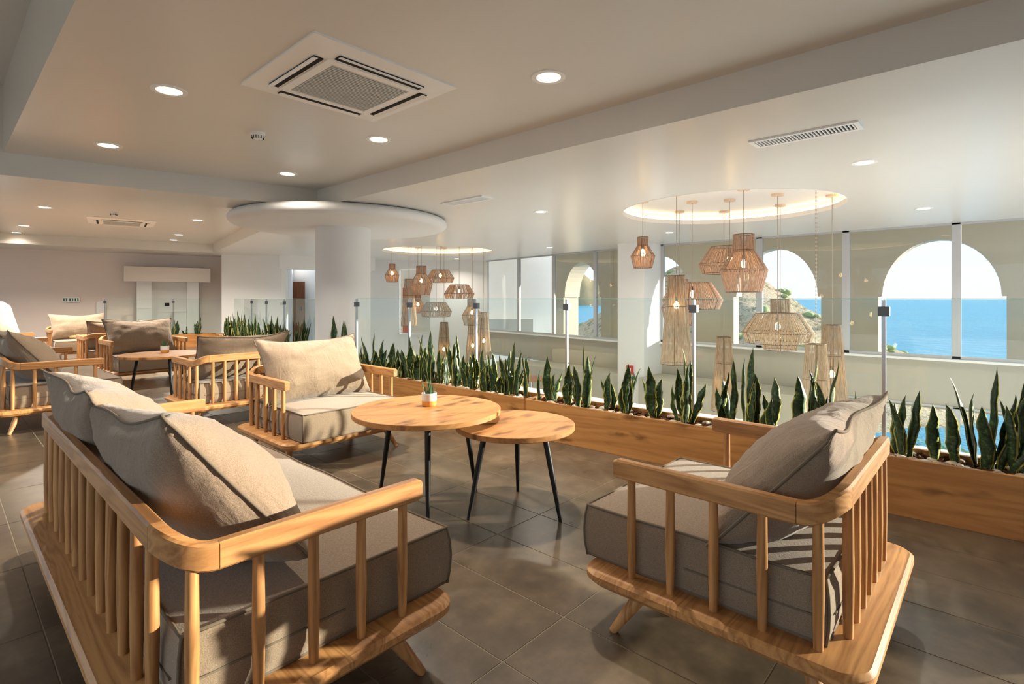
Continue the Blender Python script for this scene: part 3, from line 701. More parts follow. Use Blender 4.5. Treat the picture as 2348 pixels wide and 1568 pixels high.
def put(lst, line, where, grp, seed):
    for q, (u, v, n, spr) in enumerate(sorted(lst)):
        p, kk = pline(u, *line); d = p.x * cs + p.y * sn
        zt = H - (v - Y0) / F * d; h = zt - SOILZ
        nb = 'single-leaf' if n == 1 else ('few-leaved' if n < 4 else ('bushy' if n > 5 else 'upright'))
        snake_plant(p.x, p.y, h, n, f'{size_word(h)} {nb} snake plant, {ORD[q]} {where}', grp, seed + q, spr)
put(near, S1m, 'from the box joint beside the round tables', 'snake plants beside the tables', 100)
put(two, S2m, 'from the column in the oak box leading to it', 'snake plants leading to the column', 200)
rs = random.Random(5)
for q in range(24):
    a = 0.85 + q * 0.275 + rs.uniform(-.08, .08); p = w2(a, -0.36 + rs.uniform(-.09, .09)); snake_plant(p.x, p.y, rs.uniform(.44, .66), rs.randint(6, 9), f'snake plant in the far oak box, {ORD[q]} beyond the column', 'snake plants beyond the column', 300 + q)
for q, (u, hh) in enumerate(((268, .36), (311, .42), (347, .28), (362, .26), (400, .42), (430, .24), (455, .46))):
    p, kk = pline(u, w2(7.93, 0), w2(7.93, -5)); snake_plant(p.x, p.y, hh, 5 if hh > .35 else 3, f'snake plant in the short far oak box, {ORD[6 - q]} from its corner', 'snake plants at the railing end', 400 + q)
# plant at the foot of the column
for q, (u, hh, n) in enumerate(((768, .50, 4), (795, .44, 5))):
    p, kk = pline(u, *S2m); p = pd(u, 800, 6.9); snake_plant(p.x, p.y, .2 + hh, n, ('tall narrow' if q == 0 else 'spreading') + ' snake plant growing right at the foot of the column', 'snake plants at the column', 450 + q)

# ------------------------------------------------------------------ glass railing
def railing(name, pts, lab, ztop=1.195, z0=0.02, clamps=True, mid=False, skip_last=False):
    t = thing(name, lab, 'railing', (pts[0][0], pts[0][1], 0))
    o_ = Vector((pts[0][0], pts[0][1], 0))
    for i, p in enumerate(pts):
        p = Vector((p[0], p[1], 0)) - o_
        a = pts[min(i + 1, len(pts) - 1)]; b = pts[max(i - 1, 0)]; an_ = math.atan2(a[1] - b[1], a[0] - b[0])
        M = Matrix.Translation(p) @ Matrix.Rotation(an_, 4, 'Z')
        bm = NB(); box(bm, -0.010, 0.010, -0.014, 0.014, z0 - .1, ztop - .005, M, 0.002); po = obj('post', bm, M_STEEL, t)
        bm = NB(); box(bm, -0.03, 0.03, -0.024, 0.024, ztop - 0.105, ztop - 0.045, M, 0.003); obj('clamp', bm, M_STEELD, po)
    for p, q in zip(pts, pts[1:]):
        p = Vector((p[0], p[1], 0)) - o_; q = Vector((q[0], q[1], 0)) - o_; d = q - p; L = d.length
        M = Matrix.Translation(p) @ Matrix.Rotation(math.atan2(d.y, d.x), 4, 'Z')
        bm = NB(); box(bm, 0.012, L - 0.012, -0.005, 0.005, z0, ztop, M); gp = obj('glass_panel', bm, M_GLASSR, t)
        bm = NB(); box(bm, 0.012, L - 0.012, -0.005, 0.005, ztop, ztop + 0.004, M); obj('polished_edge', bm, M_GEDGE, gp)
    return t
rp_ = [pX(2027, 3.95) + Vector((0.10, -1.207 * 2, 0)), pX(2027, 3.95) + Vector((0.05, -1.207, 0)), pX(2027, 3.95), pX(1591, 3.95), pX(1300, 3.94), pX(1092, 3.90), pX(939, 3.855), pX(818, 3.80)]
railing('glass_railing', rp_, 'frameless glass railing with steel clamps behind the near planters')
r3 = [w2(0.55, -0.08)] + [pline(u, w2(0, -0.08), w2(7, -0.08))[0] for u in (652, 611, 577, 523)] + [w2(8.2, -0.08)]
railing('glass_railing', r3, 'glass railing running from the column towards the far wall', 1.19)
r4 = [w2(8.22, -2.75), w2(8.22, -1.4), w2(8.22, -0.16)]
railing('glass_railing', r4, 'glass railing closing the far end of the void', 1.19)

# ------------------------------------------------------------------ seating
SB = 0.217                                   # top of the base plank
def rrect(x0, x1, y0, y1, r, n=6):
    pts = []
    for cx_, cy_, a in ((x1 - r, y1 - r, 0), (x0 + r, y1 - r, 90), (x0 + r, y0 + r, 180), (x1 - r, y0 + r, 270)):
        pts += [(cx_ + r * math.cos(R(a + 90 * i / n)), cy_ + r * math.sin(R(a + 90 * i / n))) for i in range(n + 1)]
    return pts
def seat_frame(W, nback, lab, cat, name, loc, rz, group=None):
    t = thing(name, lab, cat, loc, rz, group)
    hw = W / 2; RC = 0.10; TH_, HT = 0.036, 0.066; Z0, RISE = 0.560, 0.045
    # base plank with softened edge
    bm = NB(); rings = []
    for off, z in ((0.012, SB), (0.0, SB - 0.010), (0.0, SB - 0.030), (0.022, SB - 0.052)):
        rings.append([bm.verts.new((x, y, z)) for x, y in rrect(-hw - .065 + off, hw + .065 - off, -.085 + off, .815 - off, .085 - off * .5)])
    for a, b in zip(rings, rings[1:]):
        for i in range(len(a)): bm.faces.new((a[i], a[(i + 1) % len(a)], b[(i + 1) % len(a)], b[i]))
    bm.faces.new(rings[0]); bm.faces.new(rings[-1][::-1]); obj('base_plank', bm, WX, t, True, 35)
    for sx in (-1, 1):
        for y, fy in ((.09, .05), (.60, .665)):
            bm = NB(); tube(bm, [(sx * (hw - .06), y, SB - .05), (sx * (hw - .0275), (y + fy + (fy - y) * .6) / 2, .085), (sx * (hw + .005), (fy + (fy - y) * .6), 0)], [.026, .0215, .014], 12); obj('leg', bm, WZ, t, True, 40)
    def sect(path, zs):
        """rectangular rail section swept on a plan path with its own heights"""
        bm = NB(); rs_ = []
        for i, (p, z) in enumerate(zip(path, zs)):
            a = Vector(path[max(i - 1, 0)]); b = Vector(path[min(i + 1, len(path) - 1)]); d = (b - a).normalized(); nn = Vector((d.y, -d.x)); p = Vector(p); h_ = TH_ / 2; c = 0.006
            sec = [(-h_ + c, 0), (h_ - c, 0), (h_, c), (h_, HT - c), (h_ - c, HT), (-h_ + c, HT), (-h_, HT - c), (-h_, c)]
            rs_.append([bm.verts.new((p.x + nn.x * s, p.y + nn.y * s, z + q)) for s, q in sec])
        for a, b in zip(rs_, rs_[1:]):
            for i in range(8): bm.faces.new((a[i], a[(i + 1) % 8], b[(i + 1) % 8], b[i]))
        bm.faces.new(rs_[0]); bm.faces.new(rs_[-1][::-1]); return bm
    obj('back_rail', sect([(-hw + RC, 0), (0, 0), (hw - RC, 0)], [Z0 + RISE] * 3), WX, t)
    for sx in (-1, 1):
        n = 8; path = [(sx * (hw - RC + RC * math.sin(R(90 * i / n))), RC - RC * math.cos(R(90 * i / n))) for i in range(n + 1)]
        zs = [Z0 + RISE * (0.5 + 0.5 * math.cos(math.pi * i / n)) for i in range(n + 1)]
        obj('rail_corner', sect(path, zs), WY, t, True, 40)
        bm = sect([(sx * hw, RC), (sx * hw, .40), (sx * hw, .68), (sx * hw, .694)], [Z0] * 4)
        for v in bm.verts:
            if v.co.y > .69: v.co.z = Z0 + HT / 2 + (v.co.z - Z0 - HT / 2) * .84
        obj('arm_rail', bm, WY, t)
        for y in (.05, .195, .34, .485, .63):
            bm = NB(); xo = hw - (RC - math.sqrt(RC ** 2 - (RC - y) ** 2)) if y < RC else hw
            zt_ = Z0 + .004 + (RISE * .35 if y < RC else 0)
            tube(bm, [(sx * xo, y, SB - .004), (sx * xo, y, SB + .15), (sx * xo, y, zt_)], [.013, .016, .014], 12); obj('spindle', bm, WZ, t, True, 40)
    xr = hw - .135
    for i in range(nback):
        x = -xr + 2 * xr * i / (nback - 1); bm = NB()
        tube(bm, [(x, 0, SB - .004), (x, 0, SB + .17), (x, 0, Z0 + RISE + .004)], [.013, .016, .014], 12); obj('spindle', bm, WZ, t, True, 40)
    return t

def seat_cushion(W, lab, loc, rz, group=None, y0=.03, y1=.85, ht=.195, seed=0):
    hw = W / 2 - .034; z0, z1 = SB, SB + ht
    t = thing('seat_cushion', lab, 'cushion', loc, rz, group)
    nx, ny, nz = max(10, int(W * 14)), 12, 4; bm = NB(); vd = {}
    def P(i, j, k_):
        key = (i, j, k_)
        if key in vd: return vd[key]
        fx, fy, fz = i / nx * 2 - 1, j / ny * 2 - 1, k_ / nz * 2 - 1
        x = fx * hw; y = y0 + (y1 - y0) * j / ny; z = z0 + (z1 - z0) * k_ / nz
        puff = (1 - fx ** 4) * (1 - fy ** 4)
        q = mn.noise(Vector((x * 3.3 + seed, y * 3.3, z * 2 + seed))) * .006
        if k_ == nz: z += .016 * puff + q - .004
        if abs(fx) == 1: x += fx * (.008 * (1 - fz * fz) - .0) + q * .6
        if abs(fy) == 1: y += fy * (.010 * (1 - fz * fz)) + q * .6
        e_ = (abs(fx) == 1) + (abs(fy) == 1) + (abs(fz) == 1)
        if e_ >= 2:
            x -= (.006 * fx if abs(fx) == 1 else 0); y -= (.006 * fy if abs(fy) == 1 else 0)
        if k_ == 0: z = z0
        vd[key] = bm.verts.new((x, y, z)); return vd[key]
    for i in range(nx):
        for j in range(ny):
            bm.faces.new((P(i, j, nz), P(i + 1, j, nz), P(i + 1, j + 1, nz), P(i, j + 1, nz))); bm.faces.new((P(i, j, 0), P(i, j + 1, 0), P(i + 1, j + 1, 0), P(i + 1, j, 0)))
    for k_ in range(nz):
        for i in range(nx):
            bm.faces.new((P(i, 0, k_), P(i + 1, 0, k_), P(i + 1, 0, k_ + 1), P(i, 0, k_ + 1))); bm.faces.new((P(i, ny, k_), P(i, ny, k_ + 1), P(i + 1, ny, k_ + 1), P(i + 1, ny, k_)))
        for j in range(ny):
            bm.faces.new((P(0, j, k_), P(0, j, k_ + 1), P(0, j + 1, k_ + 1), P(0, j + 1, k_))); bm.faces.new((P(nx, j, k_), P(nx, j + 1, k_), P(nx, j + 1, k_ + 1), P(nx, j, k_ + 1)))
    def loop(k_): return [Vector(P(i, 0, k_).co) for i in range(nx)] + [Vector(P(nx, j, k_).co) for j in range(ny)] + [Vector(P(i, ny, k_).co) for i in range(nx, 0, -1)] + [Vector(P(0, j, k_).co) for j in range(ny, 0, -1)]
    lt, lb = loop(nz), [p + Vector((0, 0, .007)) for p in loop(0)]
    ups = [[Vector(P(i, j, k_).co) for k_ in range(nz + 1)] for i in (0, nx) for j in (0, ny)]
    c_ = obj('cover', bm, M_FAB, t, True, 60)
    for lp_ in (lt, lb):
        bm = NB(); tube(bm, lp_, .0052, 6, closed=True); obj('piping', bm, M_PIPE, t, True)
    for up in ups:
        bm = NB(); tube(bm, up, .0045, 6); obj('corner_seam', bm, M_PIPE, t, True)
    bm = NB(); zz = z0 + .085
    for sx in (-1, 1): box(bm, sx * (hw + .0045) - .006, sx * (hw + .0045) + .006, y0 + .03, y0 + .42, zz - .003, zz + .003)
    box(bm, -hw + .04, hw - .04, y0 - .012, y0 + .004, zz - .003, zz + .003); obj('zip_seam', bm, M_PIPE, t)
    return t

def pillow(w_, h_, th_, lab, parent_loc, rz, x, tilt=36, yb=.36, seed=0, group=None, roll=0.0, zb=SB + .2):
    """back pillow: local frame of the seat; its lower edge rests on the cushion at depth yb and it leans to the back"""
    rs_ = random.Random(seed); nx, ny = 28, 18; bm = NB()
    def surf(u, v, sg):
        # outline pulled in between the corners so the corners stand out as ears
        px = u * w_ / 2 * (1 - .09 * (1 - v * v)); pz_ = v * h_ / 2 * (1 - .09 * (1 - u * u)) - .03 * (1 - u * u) * (v > 0) * v
        prof_ = max(0, (1 - abs(u) ** 3.0)) ** .6 * max(0, (1 - abs(v) ** 2.6)) ** .62
        e_ = max(abs(u), abs(v)); wr = mn.noise(Vector((u * 9 + seed * 3, v * 3 + seed, sg * 2))) * .012 * (e_ ** 3) + mn.noise(Vector((u * 3.2 + seed, v * 4 + seed * 2, sg + 5))) * .016
        # radiating creases near the edges
        cr = (math.sin(u * 26 + seed * 1.7) * .005 * max(0, abs(v) - .45) + math.sin(v * 22 + seed) * .005 * max(0, abs(u) - .5)) * (1 - e_ ** 8)
        bell = 0.85 + .2 * (-v)
        y = sg * (th_ / 2 * prof_ * bell + (wr + cr) * (prof_ > 0.02)) + .010 * math.sin(u * 5 + seed) * (abs(v) > .9)
        return Vector((px, y, pz_))
    F_ = {}; 
    for sg in (1, -1):
        for i in range(nx + 1):
            for j in range(ny + 1):
                u = math.sin((i / nx * 2 - 1) * math.pi / 2) * .35 + (i / nx * 2 - 1) * .65; v = math.sin((j / ny * 2 - 1) * math.pi / 2) * .35 + (j / ny * 2 - 1) * .65
                edge_ = i in (0, nx) or j in (0, ny)
                key = (i, j, 0 if edge_ else sg)
                if key not in F_: F_[key] = bm.verts.new(surf(u, v, sg if not edge_ else 1))
    g_ = lambda i, j, sg: F_[(i, j, 0 if (i in (0, nx) or j in (0, ny)) else sg)]
    for sg in (1, -1):
        for i in range(nx):
            for j in range(ny):
                f_ = (g_(i, j, sg), g_(i + 1, j, sg), g_(i + 1, j + 1, sg), g_(i, j + 1, sg)); bm.faces.new(f_ if sg < 0 else f_[::-1])
    loop = [g_(i, 0, 1).co.copy() for i in range(nx)] + [g_(nx, j, 1).co.copy() for j in range(ny)] + [g_(i, ny, 1).co.copy() for i in range(nx, 0, -1)] + [g_(0, j, 1).co.copy() for j in range(ny, 0, -1)]
    bp = NB(); tube(bp, loop, .0048, 6, closed=True)
    ca, sa = math.cos(R(tilt)), math.sin(R(tilt)); cy = yb - sa * h_ / 2; cz = zb + ca * h_ / 2 - .012
    M = Matrix.Translation(parent_loc) @ Matrix.Rotation(rz, 4, 'Z') @ Matrix.Translation((x, cy, cz)) @ Matrix.Rotation(R(roll), 4, 'Y') @ Matrix.Rotation(R(tilt), 4, 'X')
    t = thing('back_pillow', lab, 'pillow', (0, 0, 0), 0, group); t.matrix_world = M
    obj('cover', bm, M_FABP, t, True); obj('piping', bp, M_PIPE, t, True)
    return t

def armchair(loc, rz, desc, seed, lab_f, lab_c, lab_p, W=.89, nb=7, tilt=36):
    loc = Vector(loc)
    f_ = seat_frame(W, nb, lab_f, 'armchair', 'armchair', loc, rz, 'spindle-back armchairs')
    seat_cushion(W, lab_c, loc, rz, 'seat cushions', seed=seed)
    pillow(W * .98, .56, .34, lab_p, loc, rz, 0, tilt, seed=seed, group='back pillows')
P_ = math.pi
armchair((2.105, .32, 0), 0, '', 1, 'oak spindle-back armchair with its back to the glass railing end, beside the small round table', 'taupe seat cushion on the armchair beside the small round table', 'plump taupe pillow slumped over the rail of the armchair beside the small round table', tilt=40)
armchair((2.09, 4.30, 0), P_, '', 2, 'oak spindle-back armchair facing the large round table with the potted plant', 'taupe seat cushion facing the large round table with the potted plant', 'smooth taupe pillow with an arm shadow, facing the large round table', tilt=30)
armchair((2.07, 5.40, 0), 0, '', 3, 'oak spindle-back armchair standing back to back with the one at the large table', 'taupe seat cushion striped by spindle shadows', 'taupe pillow striped by spindle shadows')
armchair((2.02, 9.43, 0), P_ + R(3), '', 4, 'oak spindle-back armchair behind the lone round table with a potted plant', 'taupe seat cushion behind the lone round table', 'broad taupe pillow behind the lone round table', tilt=26)
armchair((1.98, 10.05, 0), 0, '', 5, 'oak spindle-back armchair mostly hidden behind the chair at the lone round table', 'taupe seat cushion of the mostly hidden armchair', 'taupe pillow of the mostly hidden armchair')
armchair((1.90, 13.45, 0), P_, '', 6, 'oak spindle-back armchair nearest the rose far wall', 'taupe seat cushion nearest the rose far wall', 'taupe pillow nearest the rose far wall', tilt=26)
def sofa(loc, W, nb, labs, seed):
    loc = Vector(loc); rz = -P_ / 2
    seat_frame(W, nb, labs[0], 'sofa', 'sofa', loc, rz, 'spindle-back sofas')
    seat_cushion(W, labs[1], loc, rz, 'seat cushions', seed=seed)
    pw = W / 2 * 1.0
    pillow(pw * .97, .59, .38, labs[2], loc, rz, W / 4 - .075, 38, seed=seed, group='back pillows', yb=.38, roll=-6)
    pillow(pw * .98, .59, .38, labs[3], loc, rz, -W / 4 + .01, 38, seed=seed + 5, group='back pillows', yb=.36)
sofa((.355, 2.36, 0), 1.99, 13, ('long oak spindle-back sofa opposite the two round tables', 'long taupe seat cushion of the sofa opposite the two round tables', 'crumpled taupe pillow at the rounded arm of the sofa opposite the two tables', 'crumpled taupe pillow at the inner end of the sofa opposite the two tables'), 11)
sofa((.42, 7.25, 0), 1.7, 11, ('oak spindle-back sofa opposite the lone round table with a potted plant', 'taupe seat cushion of the sofa opposite the lone round table', 'taupe pillow leaning at the near arm of the sofa opposite the lone table', 'taupe pillow at the inner end of the sofa opposite the lone table'), 21)
sofa((.45, 11.2, 0), 1.6, 10, ('oak spindle-back sofa near the white stair parapet', 'taupe seat cushion of the sofa near the stair parapet', 'taupe pillow on the sofa near the stair parapet', 'second taupe pillow on the sofa near the stair parapet'), 31)

# ------------------------------------------------------------------ tables
def round_table(loc, r, z, legs, lab, foot_r=.34, top_r=.2, rot=0.0):
    t = thing('round_table', lab, 'table', loc, rot, 'round coffee tables')
    bm = NB(); lathe(bm, [(0, z), (r - .002, z), (r, z - .002), (r, z - .026), (r - .003, z - .029), (0, z - .029)], 72); obj('table_top', bm, W_TOP, t, True, 30)
    for a in legs:
        a = R(a); bm = NB(); c_, s_ = math.cos(a), math.sin(a)
        tube(bm, [(c_ * top_r, s_ * top_r, z - .03), (c_ * (top_r + (foot_r - top_r) * .5), s_ * (top_r + (foot_r - top_r) * .5), z * .48), (c_ * foot_r, s_ * foot_r, 0)], [.017, .015, .009], 12); obj('leg', bm, M_BLACK, t, True, 40)
    bm = NB()
    for a in legs:
        a = R(a); c_, s_ = math.cos(a) * top_r, math.sin(a) * top_r; lathe(bm, [(0, z - .029), (.05, z - .029), (.05, z - .034), (0, z - .034)], 16, (c_, s_, 0))
    obj('leg_plates', bm, M_BLACK, t)
    return t
def foot_angle(cx_, cy_, u, v):
    p = pz(u, v, 0); return math.degrees(math.atan2(p.y - cy_, p.x - cx_))
T1 = wp(-.495, 3.1); T2 = wp(.018, 3.01)
a1 = foot_angle(T1.x, T1.y, 981, 1207)
round_table((T1.x, T1.y, 0), .428, .558, (a1, a1 + 117, a1 + 238), 'large round oak table on black legs with a potted plant, overlapping the small one', .335, .25)
a2_ = foot_angle(T2.x, T2.y, 1077, 1191)
round_table((T2.x, T2.y, 0), .337, .494, (a2_, a2_ + 118, a2_ + 238), 'small round oak table on black legs tucked under the large one', .29, .19)
T3 = wp(-4.06, 6.16)
round_table((T3.x, T3.y, 0), .43, .558, (foot_angle(T3.x, T3.y, 312, 924), foot_angle(T3.x, T3.y, 312, 924) + 120, foot_angle(T3.x, T3.y, 312, 924) + 240), 'lone round oak table with a potted plant between two facing armchairs', .335, .25)
round_table((1.98, 11.55, 0), .43, .558, (30, 150, 270), 'round oak table near the rose far wall, mostly hidden by armchairs', .335, .25)

def potted(loc, lab, sc=1.0, seed=0):
    t = thing('potted_succulent', lab, 'potted plant', loc)
    bm = NB(); lathe(bm, [(0, 0), (.038, 0), (.043, .006), (.045, .05), (.045, .078), (.041, .078), (.040, .066), (0, .066)], 36); obj('pot', bm, M_POT, t, True, 40)
    rs_ = random.Random(seed); 
    for i in range(9):
        o = link('leaf', LEAFS, None, t); a = i * 2.4; r_ = .004 + .016 * (i > 3)
        o.location = (math.cos(a) * r_, math.sin(a) * r_, .062); s = rs_.uniform(.75, 1.05) * (.085 if i > 3 else .1); o.scale = (1, 1, s / .1)
        o.rotation_euler = (Matrix.Rotation(.10 + .32 * (i > 3), 3, Vector((-math.sin(a), math.cos(a), 0))) @ Matrix.Rotation(a + P_ / 2, 3, 'Z')).to_euler()
    t.scale = (sc, sc, sc); return t
bm = NB(); rows = []
for s in range(6):
    tt = s / 5; wd = .011 * (1 - tt ** 2.2) + .0006; rows.append([bm.verts.new((x * wd, y * wd, tt * .1)) for x, y in ((-1, .35), (0, 0), (1, .35), (0, .5))])
for a, b in zip(rows, rows[1:]):
    for i in range(4): bm.faces.new((a[i], a[(i + 1) % 4], b[(i + 1) % 4], b[i]))
bmesh.ops.recalc_face_normals(bm, faces=bm.faces); LEAFS = bpy.data.meshes.new('leaf'); bm.to_mesh(LEAFS); bm.free(); LEAFS.materials.append(M_LEAFS)
p = pz(984, 930, .558); potted((p.x, p.y, .558), 'potted succulent in a white and copper pot on the large overlapping table', 1.0, 1)
p = pz(378, 808, .558); potted((p.x, p.y, .558), 'potted succulent in a white and copper pot on the lone round table', 1.0, 2)

# ------------------------------------------------------------------ pendants
def profile(kind):
    if kind == 'bottle': return [(.115, .67), (.115, .49), (.26, .255), (.195, 0)], .33
    if kind == 'drum': return [(.24, .355), (.39, .125), (.345, 0)], .2
    return [(.098, 1.08), (.125, .70), (.185, 0)], .42
def pendant(u, vtop, d, kind, lab, sc=1.0, mat=None, group='woven pendant lamps in front of the sea windows', zc=HL + .16, bulb_z=None, n=96):
    p = pd(u, vtop, d); prof, bz = profile(kind); hgt = prof[0][1] * sc; z0 = p.z - hgt
    if bulb_z is not None: bz = bulb_z
    t = thing('pendant_lamp', lab, 'pendant lamp', (p.x, p.y, z0), 0, group)
    mat = mat or M_RAT
    prof = [(r_ * sc, z * sc) for r_, z in prof]
    bm = NB(); rs_ = random.Random(int(u))
    n = max(40, int(n))
    for i in range(n):
        a = 2 * math.pi * i / n; j = rs_.uniform(-.012, .012); w_ = .62
        rowz = []
        for q, (r_, z) in enumerate(prof):
            sl = a + j + rs_.uniform(-.02, .02); dw_ = math.pi * w_ / n
            rowz.append([bm.verts.new((math.cos(sl - dw_) * r_, math.sin(sl - dw_) * r_, z)), bm.verts.new((math.cos(sl + dw_) * r_, math.sin(sl + dw_) * r_, z)), bm.verts.new((math.cos(sl) * (r_ + .004), math.sin(sl) * (r_ + .004), z))])
        for a_, b_ in zip(rowz, rowz[1:]):
            for e_ in range(3): bm.faces.new((a_[e_], a_[(e_ + 1) % 3], b_[(e_ + 1) % 3], b_[e_]))
    sh = obj('shade', bm, mat, t)
    bm = NB()
    for r_, z in prof: tube(bm, [(math.cos(2 * math.pi * i / 24) * r_, math.sin(2 * math.pi * i / 24) * r_, z) for i in range(24)], .0045 * max(sc, .8), 5, closed=True)
    for i in range(6):
        a = 2 * math.pi * i / 6 + .3; tube(bm, [(math.cos(a) * r_, math.sin(a) * r_, z) for r_, z in prof], .0035, 5)
    obj('wire_frame', bm, M_CORDB, sh)
    bm = NB(); tube(bm, [(0, 0, bz * sc + .09), (0, 0, zc - z0 - .01)], .0042 if d < 9 else .006, 6); obj('cord', bm, M_CORD, t)
    bm = NB(); lathe(bm, [(0, zc - z0), (.07, zc - z0), (.07, zc - z0 - .028), (0, zc - z0 - .028)], 20); obj('canopy', bm, M_CLAY, t)
    bm = NB(); lathe(bm, [(0, bz * sc + .10), (.02, bz * sc + .10), (.02, bz * sc + .05), (0, bz * sc + .05)], 12); obj('lamp_holder', bm, M_STEELD, t)
    bm = NB(); lathe(bm, [(0, bz * sc + .05), (.012, bz * sc + .045), (.03, bz * sc + .01), (.033, bz * sc - .015), (.022, bz * sc - .04), (0, bz * sc - .048)], 14); obj('bulb', bm, M_BULB, t, True)
    return t
pendant(1474, 544, 7.0, 'bottle', 'smallest bottle-shaped woven pendant beside the white pillar', .60)
pendant(1551, 632, 6.5, 'cone', 'tall conical woven pendant hiding a bottle-shaped one', 1.0, M_RAT2, bulb_z=.72)
pendant(1558, 641, 7.83, 'bottle', 'bottle-shaped woven pendant hidden behind the tall cone', 1.0, bulb_z=.36)
pendant(1587, 648, 7.04, 'drum', 'faceted drum pendant beside the tall cone', .98)
pendant(1673, 566, 6.9, 'drum', 'faceted drum pendant behind the big bottle-shaped one', .97)
pendant(1705, 538, 6.2, 'bottle', 'big bottle-shaped woven pendant hanging highest at the recess edge', 1.0)
pendant(1660, 773, 7.83, 'cone', 'tall conical woven pendant standing just above the snake plants, alone', 1.0, M_RAT2, bulb_z=.38)
pendant(1783, 718, 6.54, 'drum', 'broad faceted drum pendant in front of the sea view', 1.03, M_RAT2)
pendant(1789, 686, 7.3, 'bottle', 'bottle-shaped woven pendant poking out above and below the broad drum', 1.04, M_RAT2, bulb_z=.2)
pendant(1871, 789, 5.8, 'cone', 'lower of two conical woven pendants hanging close together', 1.0, M_RAT2, bulb_z=.2)
pendant(1908, 745, 6.6, 'cone', 'higher of two conical woven pendants hanging close together', 1.0, M_RAT2, bulb_z=.47)
G2 = 'woven pendant lamps farther along the void'
for u, v, d, kd, s_, mt_, lab in (
    (899, 605, 12.9, 'bottle', .66, 0, 'smallest bottle-shaped pendant of the far cluster'), (938, 640, 12.95, 'cone', 1.05, 1, 'conical pendant in front of the internal window'),
    (966, 610, 12.3, 'bottle', 1.0, 0, 'big bottle-shaped pendant near the internal window'), (1010, 619, 12.9, 'drum', .85, 0, 'highest drum pendant of the far cluster'),
    (1053, 653, 12.6, 'drum', .92, 0, 'middle drum pendant of the far cluster'), (1000, 693, 12.2, 'drum', .92, 1, 'lowest drum pendant of the far cluster'),
    (1082, 686, 12.05, 'bottle', .88, 1, 'bottle-shaped pendant beside the far window frame'), (1084, 730, 13.0, 'cone', 1.0, 1, 'conical pendant below the bottle-shaped one at the far window frame'),
    (1109, 716, 12.7, 'cone', 1.03, 1, 'conical pendant closest to the far window frame'), (1018, 739, 13.45, 'cone', 1.03, 1, 'lone conical pendant below the lowest drum'),
    (958, 677, 13.4, 'bottle', .66, 0, 'small bottle-shaped pendant behind the cone at the internal window')):
    pendant(u, v, d, kd, lab, s_, M_RAT2 if mt_ else M_RAT, G2, n=60)

# ------------------------------------------------------------------ ceiling fittings
def downlight(u, v, zc, lab, r=.105, W=DOWN_W, on=True):
    p = pz(u, v, zc)
    t = thing('downlight', lab, 'downlight', (p.x, p.y, zc), 0, 'recessed downlights')
    bm = NB(); lathe(bm, [(r * .68, -.001), (r * .70, -.006), (r * .98, -.006), (r, 0)], 32); obj('trim_ring', bm, M_AC, t, True, 40)
    bm = NB(); lathe(bm, [(r * .69, -.003), (0, -.003)], 24); obj('lens', bm, M_LENS, t)
    l = bpy.data.lights.new('lamp', 'AREA'); l.shape = 'DISK'; l.size = r * 1.2; l.energy = W; l.color = (1.0, .91, .79); l.spread = R(140)
    lo = bpy.data.objects.new('lamp', l); C.objects.link(lo); lo.parent = t; lo.location = (0, 0, -.012)
for u, v, lab in ((388, 207, 'recessed downlight beside the big air conditioner, toward the aisle'), (248, 333, 'recessed downlight in the front coffer nearest the cross beam'), (1258, 176, 'recessed downlight in the front coffer on the planter side of the air conditioner'), (868, 319, 'recessed downlight between the air conditioner and the column'), (659, 398, 'recessed downlight next to the column disc')):
    downlight(u, v, HU, lab, W=DOWN_W * (.25 if u == 659 else 1))
for u, v, lab in ((1982, 372, 'recessed downlight by the nearer long vent grille'), (2118, 478, 'recessed downlight beyond the round recess near the sea windows'), (1240, 485, 'recessed downlight between the two round recesses'), (1534, 533, 'recessed downlight above the white pillar'), (941, 540, 'recessed downlight beside the far round recess'), (1260, 567, 'recessed downlight above the far window bay'), (1047, 593, 'recessed downlight above the atrium wall')):
    downlight(u, v, HL, lab, .095, DOWN_W * .55)
for u, v, k_, lab in ((103, 475, 4, 'nearest the cross beam'), (453, 504, 4, 'beside the beam leading to the column'), (55, 517, 4, 'on the aisle side of the air conditioner'), (38, 533, .1, 'in the aisle-side far corner'), (410, 538, 4, 'nearest the mantel niche'), (398, 550, .3, 'hard against the far beam')):
    downlight(u, v, HU, 'recessed downlight above the far seating, ' + lab, .105, DOWN_W * k_)
